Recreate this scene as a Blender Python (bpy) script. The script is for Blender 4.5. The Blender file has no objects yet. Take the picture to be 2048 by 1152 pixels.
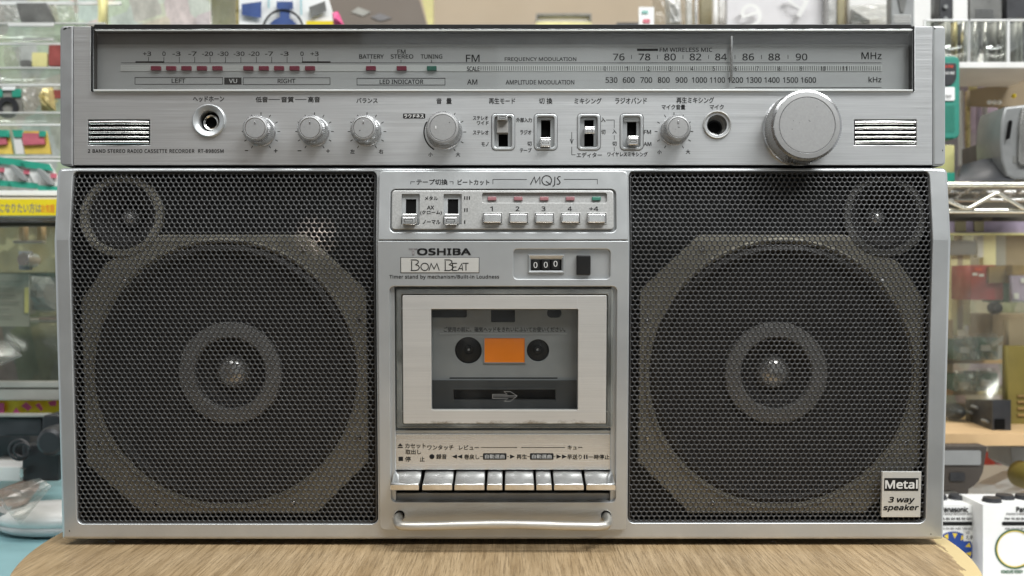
import bpy, bmesh, math, random
import numpy as np
from mathutils import Vector, Matrix
from math import radians as R, sin, cos, pi
random.seed(7)
S = 0.0003          # metres per photo pixel on the plane y = 0
D = 0.6             # camera distance to that plane
scn = bpy.context.scene
C = scn.collection
# ------------------------------------------------------------------ camera, world, lights
cd = bpy.data.cameras.new('camera'); cam = bpy.data.objects.new('camera', cd); C.objects.link(cam)
cam.location = (0, -D, 0); cam.rotation_euler = (R(90), 0, 0)
cd.sensor_width = 36; cd.lens = 36 * D / (2048 * S); cd.clip_start = 0.01; cd.clip_end = 60
cd.dof.use_dof = True; cd.dof.focus_distance = D - .006; cd.dof.aperture_fstop = 10
scn.camera = cam
w = bpy.data.worlds.new('World'); scn.world = w; w.use_nodes = True
bg = w.node_tree.nodes['Background']; bg.inputs[0].default_value = (.93, .97, 1.0, 1); bg.inputs[1].default_value = .7
scn.view_settings.view_transform = 'Standard'; scn.view_settings.look = 'None'; scn.view_settings.gamma = 1
scn.view_settings.exposure = -0.17
scn.cycles.max_bounces = 10; scn.cycles.transparent_max_bounces = 24; scn.cycles.caustics_reflective = False
scn.cycles.caustics_refractive = False
def area(name, loc, aim, sx, sy, power, col=(1, .97, .92)):
    l = bpy.data.lights.new(name, 'AREA'); l.shape = 'RECTANGLE'; l.size = sx; l.size_y = sy; l.energy = power; l.color = col
    o = bpy.data.objects.new(name, l); C.objects.link(o); o.location = loc
    o.rotation_euler = (Vector(aim) - Vector(loc)).to_track_quat('-Z', 'Y').to_euler()
    return o
area('ceiling_tube_light', (.95, -1.0, 1.45), (.6, -.6, 0), 1.3, .25, 50, (.97, .99, 1))
area('ceiling_tube_light', (-.75, -1.1, 1.45), (-.6, -.9, 0), 1.2, .2, 9, (.98, .99, 1))
area('ceiling_tube_light', (.1, -.62, 1.45), (.1, -.35, 0), 1.6, .25, 22, (.97, .99, 1))
area('ceiling_tube_light', (0, .75, 1.35), (0, .75, 0), 2.2, .2, 19)

# ------------------------------------------------------------------ materials
def nodes(name):
    m = bpy.data.materials.new(name); m.use_nodes = True
    nt = m.node_tree; return m, nt, nt.nodes['Principled BSDF']
def noise(nt, scale, vec=(1, 1, 1), detail=3, rot=0, rough=.55):
    tc = nt.nodes.new('ShaderNodeTexCoord'); mp = nt.nodes.new('ShaderNodeMapping'); n = nt.nodes.new('ShaderNodeTexNoise')
    mp.inputs['Scale'].default_value = vec; mp.inputs['Rotation'].default_value = (0, 0, rot)
    n.inputs['Scale'].default_value = scale; n.inputs['Detail'].default_value = detail; n.inputs['Roughness'].default_value = rough
    nt.links.new(tc.outputs['Object'], mp.inputs[0]); nt.links.new(mp.outputs[0], n.inputs['Vector'])
    return n.outputs['Fac']
def ramp(nt, src, a, b, c0, c1):
    r = nt.nodes.new('ShaderNodeValToRGB'); e = r.color_ramp.elements
    e[0].position = a; e[1].position = b; e[0].color = (*c0, 1) if len(c0) == 3 else c0; e[1].color = (*c1, 1) if len(c1) == 3 else c1
    nt.links.new(src, r.inputs[0]); return r.outputs[0]
def mixc(nt, f, a, b, mode='MIX'):
    m = nt.nodes.new('ShaderNodeMix'); m.data_type = 'RGBA'; m.blend_type = mode
    for i, x in ((0, f), (6, a), (7, b)):
        if hasattr(x, 'is_output'): nt.links.new(x, m.inputs[i])
        else: m.inputs[i].default_value = x if i == 0 else (*x, 1)
    return m.outputs[2]
def bump(nt, p, src, strength, dist=.0002):
    b = nt.nodes.new('ShaderNodeBump'); b.inputs['Strength'].default_value = strength; b.inputs['Distance'].default_value = dist
    nt.links.new(src, b.inputs['Height']); nt.links.new(b.outputs[0], p.inputs['Normal'])
def mat(name, col, rough=.5, metal=0., var=.12, scale=60, spots=None, coat=0, bmp=0, bscale=900, emit=0):
    m, nt, p = nodes(name)
    n = noise(nt, scale, detail=4)
    a = tuple(c * (1 - var) for c in col); b = tuple(min(1, c * (1 + var)) for c in col)
    out = ramp(nt, n, .3, .7, a, b)
    if spots:                                 # (scale, threshold, colour)
        f = ramp(nt, noise(nt, spots[0], detail=2), spots[1], spots[1] + .03, (0, 0, 0), (1, 1, 1))
        out = mixc(nt, f, out, spots[2])
    nt.links.new(out, p.inputs['Base Color'])
    p.inputs['Metallic'].default_value = metal
    rr = ramp(nt, noise(nt, scale * 2.3), .3, .7, (rough * .85,) * 3, (min(1, rough * 1.15),) * 3)
    nt.links.new(rr, p.inputs['Roughness'])
    if coat: p.inputs['Coat Weight'].default_value = coat; p.inputs['Coat Roughness'].default_value = .08
    if bmp: bump(nt, p, noise(nt, bscale, detail=2), bmp)
    if emit: p.inputs['Emission Color'].default_value = (*col, 1); p.inputs['Emission Strength'].default_value = emit
    return m
def brushed(name, col, rough=.34, metal=.85, amt=.10, dirt=None, stretch=(9, 9, 1400)):
    m, nt, p = nodes(name)
    st = noise(nt, 1.0, stretch, detail=4, rough=.7)
    st2 = noise(nt, 1.0, (stretch[0] * 3.5, 30, stretch[2] * 2.4), detail=3, rough=.7)
    f = nt.nodes.new('ShaderNodeMath'); f.operation = 'ADD'; nt.links.new(st, f.inputs[0]); nt.links.new(st2, f.inputs[1])
    h = nt.nodes.new('ShaderNodeMath'); h.operation = 'MULTIPLY'; h.inputs[1].default_value = .5; nt.links.new(f.outputs[0], h.inputs[0])
    out = ramp(nt, h.outputs[0], .35, .65, tuple(c * (1 - amt) for c in col), tuple(min(1, c * (1 + amt)) for c in col))
    cl = noise(nt, 14, (1, 1, 1), 3)
    out = mixc(nt, .5, out, ramp(nt, cl, .3, .7, (.86, .86, .86), (1, 1, 1)), 'MULTIPLY')
    if dirt:
        f2 = ramp(nt, noise(nt, dirt[0], (1, 1, 1), 6, rough=.8), dirt[1], dirt[1] + .08, (0, 0, 0), (1, 1, 1)); out = mixc(nt, f2, out, dirt[2])
    nt.links.new(out, p.inputs['Base Color'])
    nt.links.new(ramp(nt, st, .3, .7, (rough * .85,) * 3, (rough * 1.2,) * 3), p.inputs['Roughness'])
    p.inputs['Metallic'].default_value = metal
    bump(nt, p, h.outputs[0], .35, .00006)
    return m
def glass(name, tint=(1, 1, 1), refl=.10, rough=.03, rim=.5, haze=0, hcol=(.8, .8, .8), dust=0):
    m = bpy.data.materials.new(name); m.use_nodes = True; nt = m.node_tree
    for n in list(nt.nodes):
        if n.type != 'OUTPUT_MATERIAL': nt.nodes.remove(n)
    t = nt.nodes.new('ShaderNodeBsdfTransparent'); t.inputs[0].default_value = (*tint, 1)
    g = nt.nodes.new('ShaderNodeBsdfGlossy'); g.inputs['Roughness'].default_value = rough
    lw = nt.nodes.new('ShaderNodeLayerWeight'); lw.inputs['Blend'].default_value = .35
    mp = nt.nodes.new('ShaderNodeMapRange'); mp.inputs['To Min'].default_value = refl; mp.inputs['To Max'].default_value = rim
    nt.links.new(lw.outputs['Facing'], mp.inputs[0])
    mx = nt.nodes.new('ShaderNodeMixShader'); nt.links.new(mp.outputs[0], mx.inputs[0]); nt.links.new(t.outputs[0], mx.inputs[1]); nt.links.new(g.outputs[0], mx.inputs[2])
    res = mx.outputs[0]
    if haze:
        d = nt.nodes.new('ShaderNodeBsdfDiffuse'); d.inputs[0].default_value = (*hcol, 1)
        m2 = nt.nodes.new('ShaderNodeMixShader'); nt.links.new(res, m2.inputs[1]); nt.links.new(d.outputs[0], m2.inputs[2])
        if dust:
            nt.links.new(ramp(nt, noise(nt, dust, detail=5, rough=.7), .42, .75, (haze * .4,) * 3, (min(1, haze * 1.9),) * 3), m2.inputs[0])
        else: m2.inputs[0].default_value = haze
        res = m2.outputs[0]
    nt.links.new(res, nt.nodes['Material Output'].inputs[0])
    return m
M = {}
M['alu'] = brushed('brushed_aluminium', (.76, .77, .77), dirt=(38, .80, (.30, .28, .25)))
def grime(m, z0, z1, col=(.22, .18, .13)):
    nt = m.node_tree; p = nt.nodes['Principled BSDF']; src = p.inputs['Base Color'].links[0].from_socket
    tc = nt.nodes.new('ShaderNodeTexCoord'); sx = nt.nodes.new('ShaderNodeSeparateXYZ'); nt.links.new(tc.outputs['Object'], sx.inputs[0])
    mr = nt.nodes.new('ShaderNodeMapRange'); mr.inputs['From Min'].default_value = z1; mr.inputs['From Max'].default_value = z0
    mr.inputs['To Min'].default_value = 0; mr.inputs['To Max'].default_value = .42; nt.links.new(sx.outputs[2], mr.inputs[0])
    a = nt.nodes.new('ShaderNodeMath'); a.operation = 'ADD'; nt.links.new(mr.outputs[0], a.inputs[0]); nt.links.new(noise(nt, 130, (1, 1, 2), 6, rough=.8), a.inputs[1])
    f = ramp(nt, a.outputs[0], .78, .98, (0, 0, 0), (.85, .85, .85)); nt.links.new(mixc(nt, f, src, col), p.inputs['Base Color'])
M['alu_warm'] = brushed('warm_brushed_aluminium', (.64, .63, .60), .42, .6, .07, dirt=(60, .72, (.36, .31, .25)))
grime(M['alu_warm'], -.0812, -.0762)
M['dial'] = brushed('dial_plate_metal', (.62, .63, .62), .45, .55, .03)
M['strip'] = brushed('dial_strip_metal', (.84, .86, .83), .30, .45, .04)
M['keyplate'] = brushed('key_label_metal', (.74, .74, .72), .24, .75, .04)
M['paint'] = mat('silver_paint', (.52, .535, .535), .36, .65, .07, 22, spots=(160, .79, (.25, .24, .22)), bmp=.08, bscale=2600)
M['paint_dark'] = mat('dark_grey_silver_paint', (.33, .335, .335), .42, .5, .06, 50, bmp=.08, bscale=2600)  # darker grey version of the silver paint, also on the left end cap
M['paint_spec'] = mat('speckled_silver_paint', (.43, .43, .415), .45, .5, .14, 900, bmp=.25, bscale=3200)
M['chrome'] = mat('chrome', (.82, .81, .79), .12, 1, .05, 200, spots=(260, .70, (.40, .37, .33)))
M['key'] = mat('chromed_plastic', (.86, .86, .85), .16, .95, .06, 300, spots=(420, .72, (.45, .42, .38)))
M['knob'] = mat('knob_aluminium', (.50, .50, .50), .25, .95, .07, 400, spots=(380, .72, (.22, .21, .20)))
M['knobcap'] = mat('matt_knob_cap', (.36, .36, .355), .5, .5, .05, 900, spots=(330, .715, (.10, .10, .10)), bmp=.2, bscale=2500)
M['grille'] = mat('perforated_grey_steel', (.074, .074, .075), .36, .5, .12, 120)
# left grille has a patch of worn bare metal
def worn():
    m, nt, p = nodes('worn_grille_steel')
    tc = nt.nodes.new('ShaderNodeTexCoord'); vd = nt.nodes.new('ShaderNodeVectorMath'); vd.operation = 'DISTANCE'
    vd.inputs[1].default_value = (-.1155, -.0075, .0305); nt.links.new(tc.outputs['Object'], vd.inputs[0])
    mr = nt.nodes.new('ShaderNodeMapRange'); mr.inputs['From Min'].default_value = .004; mr.inputs['From Max'].default_value = .014
    mr.inputs['To Min'].default_value = 1; mr.inputs['To Max'].default_value = 0; nt.links.new(vd.outputs['Value'], mr.inputs[0])
    nz = ramp(nt, noise(nt, 320, detail=3), .42, .55, (0, 0, 0), (1, 1, 1))
    ml = nt.nodes.new('ShaderNodeMath'); ml.operation = 'MULTIPLY'; nt.links.new(mr.outputs[0], ml.inputs[0]); nt.links.new(nz, ml.inputs[1])
    nt.links.new(mixc(nt, ml.outputs[0], ramp(nt, noise(nt, 120), .3, .7, (.065,) * 3, (.083,) * 3), (.46, .40, .36)), p.inputs['Base Color'])
    p.inputs['Metallic'].default_value = .5; p.inputs['Roughness'].default_value = .36
    return m
M['grille_worn'] = worn()
M['black'] = mat('black_plastic', (.012, .012, .012), .4, 0, .2)
M['void'] = mat('matt_black', (.006, .006, .006), .8, 0, .2)
M['chassis'] = mat('olive_grey_chassis', (.46, .43, .345), .5, .3, .10, 50)
M['tweeter_dark'] = mat('dark_grey_tweeter_rim', (.17, .165, .15), .5, .2, .1, 50)
M['cone'] = mat('speaker_cone_paper', (.04, .037, .036), .7, 0, .15, 200)
M['rubber'] = mat('speaker_surround', (.055, .05, .045), .45, 0, .15, 100)
M['ringgrey'] = mat('grey_cone_ring', (.36, .355, .34), .45, .1, .08, 80)
M['dome'] = mat('smoky_dome', (.74, .73, .70), .24, .75, .1, 80)
M['ink'] = mat('black_ink', (.018, .018, .018), .6, 0, .25, 700)
M['ink_grey'] = mat('grey_ink', (.035, .035, .035), .6, 0, .2, 700)
M['ink_worn'] = mat('worn_ink', (.22, .21, .21), .6, .2, .35, 900)
M['ink_light'] = mat('pale_print', (.62, .62, .60), .5, 0, .1)
M['red_led'] = mat('dull_red_led', (.22, .022, .05), .25, 0, .1, coat=.4)
M['pink_led'] = mat('pinkish_led', (.30, .13, .14), .25, 0, .1, coat=.4)
M['green_led'] = mat('dull_green_led', (.04, .17, .12), .25, 0, .1, coat=.4)
M['glass'] = glass('dial_glass', (.98, .985, .985), .018, .02, .9, .006, (.8, .8, .8), 22)
M['acryl'] = glass('clear_acrylic', (.93, .95, .92), .12, .06, .8, .10, (.85, .87, .82), 25)
M['window'] = glass('cassette_window', (.95, .96, .96), .012, .03, .6, .006, (.7, .7, .7), 60)
for _n in ('ink', 'ink_grey'):
    for _q in M[_n].node_tree.nodes:
        if _q.type == 'BSDF_PRINCIPLED': _q.inputs['Specular IOR Level'].default_value = .05
for _n in ('void', 'black'):
    for _q in M[_n].node_tree.nodes:
        if _q.type == 'BSDF_PRINCIPLED': _q.inputs['Specular IOR Level'].default_value = .08 if _n == 'void' else .35
M['orange'] = mat('orange_sticker', (.95, .24, .003), .6, 0, .05)
M['well'] = mat('grey_well_plastic', (.31, .32, .318), .45, .15, .08, 60)
M['welldark'] = mat('dark_grey_well_plastic', (.055, .057, .057), .45, .1, .1, 60)
M['label_grey2'] = mat('grey_print', (.27, .27, .265), .5)
M['badge'] = brushed('badge_metal', (.70, .69, .65), .4, .5, .04)

# ------------------------------------------------------------------ geometry core
ZR, ZT, ZB = .02827, .0719, -.1533
def prof(z):
    if z >= ZR: return .011 - .005 * min(1.3, (z - ZR) / (ZT - ZR))
    return .011 * max(0, (z - ZB)) / (ZR - ZB)
class Mode:
    def __init__(s, kind, depth=0): s.kind = kind; s.depth = depth
    def base(s, z): return prof(z) if s.kind == 'low' else s.depth
    def k(s, v, e):
        f = (prof((576 - v) * S * .99) if s.kind == 'low' else s.depth) + e
        return S * (D - f) / D
TOP = Mode('flat', .005); LOW = Mode('low')
def BG(y): return Mode('flat', -y)
def rr_px(u0, v0, u1, v1, r=0, n=5):
    """closed outline of a rounded rectangle; returns function of offset -> list of (u, v)"""
    def f(d=0):
        a, b, c, e = u0 - d, v0 - d, u1 + d, v1 + d; q = max(0.01, r + d) if r else 0
        if r == 0: return [(a, b), (c, b), (c, e), (a, e)]
        pts = []
        for cx, cy, st in ((c - q, b + q, -90), (c - q, e - q, 0), (a + q, e - q, 90), (a + q, b + q, 180)):
            for i in range(n + 1):
                t = R(st + 90 * i / n); pts.append((cx + q * cos(t), cy + q * sin(t)))
        return pts
    return f
def rc_px(u0, v0, u1, v1, rs, n=5):           # own radius for each corner: tr, br, bl, tl
    def f(d=0):
        a, b, c, e = u0 - d, v0 - d, u1 + d, v1 + d; q = [max(.05, r + d) for r in rs]; pts = []
        for (cx, cy, st), qq in zip(((c - q[0], b + q[0], -90), (c - q[1], e - q[1], 0), (a + q[2], e - q[2], 90), (a + q[3], b + q[3], 180)), q):
            for i in range(n + 1):
                t = R(st + 90 * i / n); pts.append((cx + qq * cos(t), cy + qq * sin(t)))
        return pts
    return f
def circ_px(u, v, r, n=32):
    return lambda d=0: [(u + (r + d) * cos(2 * pi * i / n), v + (r + d) * sin(2 * pi * i / n)) for i in range(n)]
def poly_px(pts):
    def f(d=0):
        if not d: return list(pts)
        n = len(pts); out = []
        ar = sum(pts[i][0] * pts[(i + 1) % n][1] - pts[(i + 1) % n][0] * pts[i][1] for i in range(n)); sg = 1 if ar > 0 else -1
        for i in range(n):
            p0, p1, p2 = Vector(pts[i - 1]), Vector(pts[i]), Vector(pts[(i + 1) % n])
            a = (p1 - p0).normalized(); b = (p2 - p1).normalized()
            na = Vector((a.y, -a.x)) * sg; nb = Vector((b.y, -b.x)) * sg; m = (na + nb); m = m / max(.3, m.length_squared / 2)
            out.append(tuple(p1 + m * d))
        return out
    return f
class B:
    def __init__(s, mode): s.bm = bmesh.new(); s.m = mode; s.flat = False
    def W(s, u, v, e, k): return ((u - 1024) * k, -e, (576 - v) * k)
    def plate(s, outer, holes=(), e0=-.002, e1=0, bev=0, hb=None, k=None, back=False, bseg=2):
        """sheet with holes, front face at e1, walls to e0; bev in px on outer and hole edges"""
        s.flat = True; bm = s.bm; o0 = outer(0); vc = sum(p[1] for p in o0) / len(o0)
        if k is None: k = s.m.k(vc, e1)
        bw = bev * S; hb = bev if hb is None else hb
        def loop(pts, e): return [bm.verts.new(s.W(u, v, e, k)) for u, v in pts]
        def bridge(a, b):
            n = len(a)
            for i in range(n):
                try: bm.faces.new((a[i], a[(i + 1) % n], b[(i + 1) % n], b[i]))
                except ValueError: pass
        fl = []; rims = []
        for shp, sg, bb in [(outer, 1, bev)] + [(h, -1, hb) for h in holes]:
            prev = loop(shp(-sg * bb), e1); fl.append(prev)
            if bb:
                for i in range(1, bseg + 1):
                    t = i / bseg * pi / 2
                    nx = loop(shp(-sg * bb * (1 - sin(t))), e1 - bb * S * (1 - cos(t))); bridge(prev, nx); prev = nx
            last = loop(shp(0), e0); bridge(prev, last); rims.append(last)
        if not holes and len(fl[0]) <= 64:
            bm.faces.new(fl[0])
            if back: bm.faces.new(rims[0])
        else:
            es = []
            for lp in fl: es += [bm.edges.get((lp[i], lp[(i + 1) % len(lp)])) for i in range(len(lp))]
            bmesh.ops.triangle_fill(bm, use_beauty=True, use_dissolve=False, edges=[x for x in es if x])
        return s
    def rbox(s, u0, v0, u1, v1, e0, e1, r=0, bev=0, k=None, bseg=2, n=4):
        return s.plate(rr_px(u0, v0, u1, v1, r, n), (), e0, e1, bev, k=k, back=True, bseg=bseg)
    def lathe(s, u, v, prf, seg=48, k=None, knurl=None, close=True):
        bm = s.bm; k = k or s.m.k(v, 0); rings = []
        for j, (r, e) in enumerate(prf):
            ring = []
            for i in range(seg):
                t = 2 * pi * i / seg; q = r
                if knurl and j in knurl and i % 2: q = r - 1.3
                ring.append(bm.verts.new(((u - 1024) * k + q * k * cos(t), -e, (576 - v) * k + q * k * sin(t))))
            rings.append(ring)
        for a, b in zip(rings, rings[1:]):
            for i in range(seg): bm.faces.new((a[i], a[(i + 1) % seg], b[(i + 1) % seg], b[i]))
        if close: bm.faces.new(rings[-1])
        return s
    def stroke(s, pts, w, e, k=None, closed=False):
        bm = s.bm
        if k is None: k = s.m.k(pts[0][1], e)
        P = [Vector(p) for p in pts]
        n = len(P); L = []; Rr = []
        for i in range(n):
            if closed: a = (P[i] - P[i - 1]).normalized(); b = (P[(i + 1) % n] - P[i]).normalized()
            else:
                a = (P[i] - P[i - 1]).normalized() if i else (P[1] - P[0]).normalized(); b = (P[i + 1] - P[i]).normalized() if i < n - 1 else a
            t = (a + b); t = t.normalized() if t.length > 1e-6 else a
            nn = Vector((-t.y, t.x)); sc = 1 / max(.5, nn.dot(Vector((-a.y, a.x))))
            q = nn * w / 2 * sc
            L.append(bm.verts.new(s.W(*(P[i] + q), e, k))); Rr.append(bm.verts.new(s.W(*(P[i] - q), e, k)))
        for i in range(n if closed else n - 1):
            j = (i + 1) % n; bm.faces.new((L[i], L[j], Rr[j], Rr[i]))
        return s
    def tube(s, pts, r, seg=12, cap=True, closed=False):
        """pts in world metres (x, e, z)"""
        bm = s.bm; P = [Vector((p[0], -p[1], p[2])) for p in pts]; rings = []; up = Vector((0, 0, 1)); last = None
        for i in range(len(P)):
            t = (P[min(i + 1, len(P) - 1)] - P[max(i - 1, 0)]).normalized()
            if last is None:
                a = t.cross(up); a = a if a.length > .1 else t.cross(Vector((1, 0, 0)))
            else: a = last - t * last.dot(t)
            a.normalize(); last = a; b = t.cross(a)
            rings.append([bm.verts.new(P[i] + (a * cos(2 * pi * j / seg) + b * sin(2 * pi * j / seg)) * r) for j in range(seg)])
        for a, b in zip(rings, rings[1:]):
            for i in range(seg): bm.faces.new((a[i], a[(i + 1) % seg], b[(i + 1) % seg], b[i]))
        if cap: bm.faces.new(rings[0]); bm.faces.new(rings[-1])
        return s
    def hull(s, pts):     # world (x, e, z) points
        vs = [s.bm.verts.new((p[0], -p[1], p[2])) for p in pts]
        r = bmesh.ops.convex_hull(s.bm, input=vs); return s
    def wbox(s, x0, x1, e0, e1, z0, z1):
        vs = [s.bm.verts.new((x, -e, z)) for x in (x0, x1) for e in (e0, e1) for z in (z0, z1)]
        for q in ((0, 1, 3, 2), (4, 6, 7, 5), (0, 4, 5, 1), (2, 3, 7, 6), (0, 2, 6, 4), (1, 5, 7, 3)): s.bm.faces.new([vs[i] for i in q])
        return s
    def build(s, name, m, parent=None, smooth=35, bisect=True, shearlim=-.05):
        bm = s.bm
        if s.m.kind == 'low' and bisect:
            bmesh.ops.bisect_plane(bm, geom=list(bm.verts) + list(bm.edges) + list(bm.faces), plane_co=(0, 0, ZR), plane_no=(0, 0, 1), dist=1e-6)
        for v in bm.verts:
            if s.m.kind != 'low' or v.co.y < -shearlim: v.co.y -= s.m.base(v.co.z)
        bmesh.ops.remove_doubles(bm, verts=bm.verts, dist=1e-7)
        bmesh.ops.recalc_face_normals(bm, faces=bm.faces)
        me = bpy.data.meshes.new(name); bm.to_mesh(me); bm.free()
        o = link(name, me, m, parent, smooth)
        if s.flat:
            for p in me.polygons:
                if p.normal.y < -.985: p.use_smooth = False
        return o
def link(name, me, m, parent=None, smooth=35):
    o = bpy.data.objects.new(name, me); C.objects.link(o)
    if m is not None and not me.materials: me.materials.append(M[m] if isinstance(m, str) else m)
    if smooth:
        me.shade_smooth()
        try: me.set_sharp_from_angle(angle=R(smooth))
        except Exception: pass
    if parent:
        o.parent = parent
        if parent.type == 'EMPTY': o.location = -parent.location
    return o
def tag(o, label=None, cat=None, group=None, kind=None, category=None):
    cat = cat or category
    for kx, vx in (('label', label), ('category', cat), ('group', group), ('kind', kind)):
        if vx: o[kx] = vx
    return o
def empty(name, loc, label, cat, group=None):
    o = bpy.data.objects.new(name, None); C.objects.link(o); o.location = loc; o.empty_display_size = .02
    return tag(o, label, cat, group)
_tc = {}
try: FONT = bpy.data.fonts.load(bpy.utils.system_resource('DATAFILES', path='fonts') + '/NotoSansHebrew-Regular.woff2')   # Blender's own interface font
except Exception: FONT = None
def text(body, u, v, w, h, mode, e, m, parent, bold=.2, slant=0, mirror=False, name='lettering', spacing=1.0, rot=0):
    """flat print fitted into a box of w x h px centred on u, v (w or h may be None)"""
    key = (body, spacing)
    if key not in _tc:
        cu = bpy.data.curves.new('t', 'FONT'); cu.body = body
        if FONT and all(ord(c) < 0x2300 for c in body): cu.font = FONT
        cu.space_character = spacing; cu.resolution_u = 2
        o = bpy.data.objects.new('t', cu); C.objects.link(o); bpy.context.view_layer.update()
        me = bpy.data.meshes.new_from_object(o.evaluated_get(bpy.context.evaluated_depsgraph_get()))
        a = np.empty(len(me.vertices) * 3); me.vertices.foreach_get('co', a); a = a.reshape(-1, 3)
        _tc[key] = (a, [tuple(p.vertices) for p in me.polygons]); bpy.data.objects.remove(o); bpy.data.curves.remove(cu)
    a, faces = _tc[key]; a = a.copy()
    mn, mx = a.min(0), a.max(0); ww, hh = mx[0] - mn[0], mx[1] - mn[1]
    sx = w / ww if w else None; sy = h / hh if h else None
    sx = sx or sy; sy = sy or sx
    px = (a[:, 0] - (mn[0] + mx[0]) / 2) * sx; py = (a[:, 1] - (mn[1] + mx[1]) / 2) * sy
    px = px + py * slant
    if mirror: px = -px
    if rot: px, py = px * cos(rot) - py * sin(rot), px * sin(rot) + py * cos(rot)
    k = mode.k(v, e); X = (u - 1024 + px) * k; Z = (576 - v + py) * k
    Y = np.array([-e - mode.base(z) for z in Z])
    V = np.stack([X, Y, Z], 1); nv = len(V); fs = list(faces)
    if bold:                # heavier strokes: the same outline laid down again, shifted by a hair
        b_ = bold * k; Vs = []
        for q, (dx, dz) in enumerate(((b_, b_), (-b_, b_), (b_, -b_), (-b_, -b_))): Vs.append(V + np.array([dx, -q * 6e-6, dz]))
        V = np.concatenate(Vs); fs = [tuple(i + q * nv for i in f) for q in range(4) for f in faces]
    me = bpy.data.meshes.new('lettering'); me.from_pydata(V.tolist(), [], fs)
    return link(name, me, m, parent, 0)

# ================================================================== THE RADIO CASSETTE
box = empty('radio_cassette', (-.0056, .07, -.1545), 'silver twin speaker radio cassette player standing on the round wooden stool', 'radio cassette')
P3 = .00012          # lift of printed marks
# ---- lower cabinet
XL, XRt = -.2702, .2590
ku = LOW.k(712, 0)
uL, uR = 1024 + XL / ku, 1024 + XRt / ku
gl = rr_px(145, 341, 753.5, 1053, 13); gr = rr_px(1257.5, 341, 1860, 1051, 13)
B(LOW).plate(rc_px(uL, 335, uR, 1085, (12, 5, 5, 12)), (gl, gr, rr_px(790, 400, 1222, 1040, 3)), -.006, 0, 7, hb=1.5, k=ku, bseg=4).build('cabinet_front', 'paint', box)
B(LOW).plate(rc_px(uL, 335, uR, 1085, (12, 5, 5, 12)), (rr_px(uL + 10, 345, uR - 10, 1075, 5),), -.15, -.0062, 0, k=ku).build('cabinet_shell', 'paint_dark', box)
B(LOW).rbox(uL + 3, 338, uR - 3, 1082, -.153, -.1495, 4, k=ku).build('back_panel', 'black', box)
B(LOW).rbox(uL + 8, 341, uR - 8, 1079, -.050, -.030, 4, k=ku).build('inner_wall', 'void', box)
for u0, u1, vr in ((141, 757, 1057), (1254, 1864, 1056)):
    pass
bb = B(LOW)
outl = rr_px(uL + 9, 343, uR - 9, 1078, 5)
# baffles with round openings for the drivers
def octo(c, sgn):    # woofer chassis outline, mirrored by sgn
    base = [(-126, 470), (164, 470), (282, 580), (284, 925), (178, 1031), (-172, 1031), (-284, 930), (-286, 600), (-232, 525)]
    return [(c + sgn * x, v) for x, v in base]
for cu, sgn, tw in ((451, 1, 242), (1561, -1, 1770)):
    wo = (cu, 749)
    B(LOW).plate(poly_px([(x, v) for x, v in [(cu - 318, 338), (cu + 312, 338), (cu + 312, 1060), (cu - 318, 1060)]]),
                 (circ_px(cu, 750, 266, 64), circ_px(tw, 432, 66, 40)), -.016, -.0125).build('baffle', 'black', box)
    wf = B(LOW).plate(poly_px(octo(cu, sgn)), (circ_px(cu, 749, 262, 96),), -.0120, -.0085, 2, hb=1.5).build('woofer', 'chassis', box)
    for qx, qv in ((150, 497), (-212, 560), (262, 640), (262, 880), (130, 1012), (-150, 1012), (-262, 890)):
        B(LOW).lathe(cu + sgn * qx, qv, [(5.5, -.0086), (5.2, -.0072), (3, -.0066)], 14).build('screw', 'chrome', wf)
    q = B(LOW); q.lathe(cu, 749, [(272, -.0084), (272, -.0072), (269, -.0068), (266, -.0072), (265, -.0092)], 96, close=False, k=LOW.k(749, -.0085)); q.build('trim_ring', 'chassis', wf)
    kk = LOW.k(749, -.01)
    B(LOW).lathe(cu, 749, [(263, -.0100), (258, -.0080), (250, -.0070), (243, -.0080), (238, -.0105)], 96, close=False, k=kk).build('surround', 'rubber', wf)
    pr = [(238, -.0105)]
    for i in range(1, 13): pr += [(238 - i * 11.2 + 2, -.0105 - i * .0009), (238 - i * 11.2, -.0106 - i * .0009 + .0002)]
    B(LOW).lathe(cu, 749, pr + [(60, -.027)], 96, k=kk).build('cone', 'cone', wf)
    kr = LOW.k(741, -.018); ur = 1024 + (cu - 1024) * LOW.k(749, -.0085) / kr; vr = 576 - (576 - 749) * LOW.k(749, -.0085) / kr
    B(LOW).lathe(ur, vr, [(103, -.0215), (102, -.0178), (99, -.0172), (74, -.0172), (71, -.0180), (70, -.0215)], 72, close=False, k=kr).build('inner_ring', 'ringgrey', wf)
    B(LOW).lathe(ur, vr, [(70, -.0210), (50, -.0250), (36, -.0285)], 64, k=kr).build('inner_cone', 'cone', wf)
    B(LOW).lathe(ur, vr, [(35, -.0285), (34.5, -.0262)] + [(34 * cos(t * pi / 16), -.0262 + .0075 * sin(t * pi / 16)) for t in range(1, 8)], 48, k=kr).build('dome', 'dome', wf)
    kt = LOW.k(432, -.0085)
    tm = 'chassis' if tw < 1000 else 'tweeter_dark'
    tf = B(LOW).lathe(tw, 432, [(83, -.0120), (83, -.0084), (81, -.0078), (70, -.0078), (68, -.0084), (67, -.012)], 64, close=False, k=kt).build('tweeter', tm, box)
    B(LOW).lathe(tw, 432, [(67, -.0125), (58, -.0120), (50, -.0155), (22, -.0290)], 64, k=kt).build('cone', 'cone', tf)
    B(LOW).lathe(tw, 432, [(24, -.0300), (23, -.0280)] + [(22 * cos(t * pi / 12), -.028 + .009 * sin(t * pi / 12)) for t in range(1, 6)], 40, k=kt).build('dome', 'dome', tf)
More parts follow.
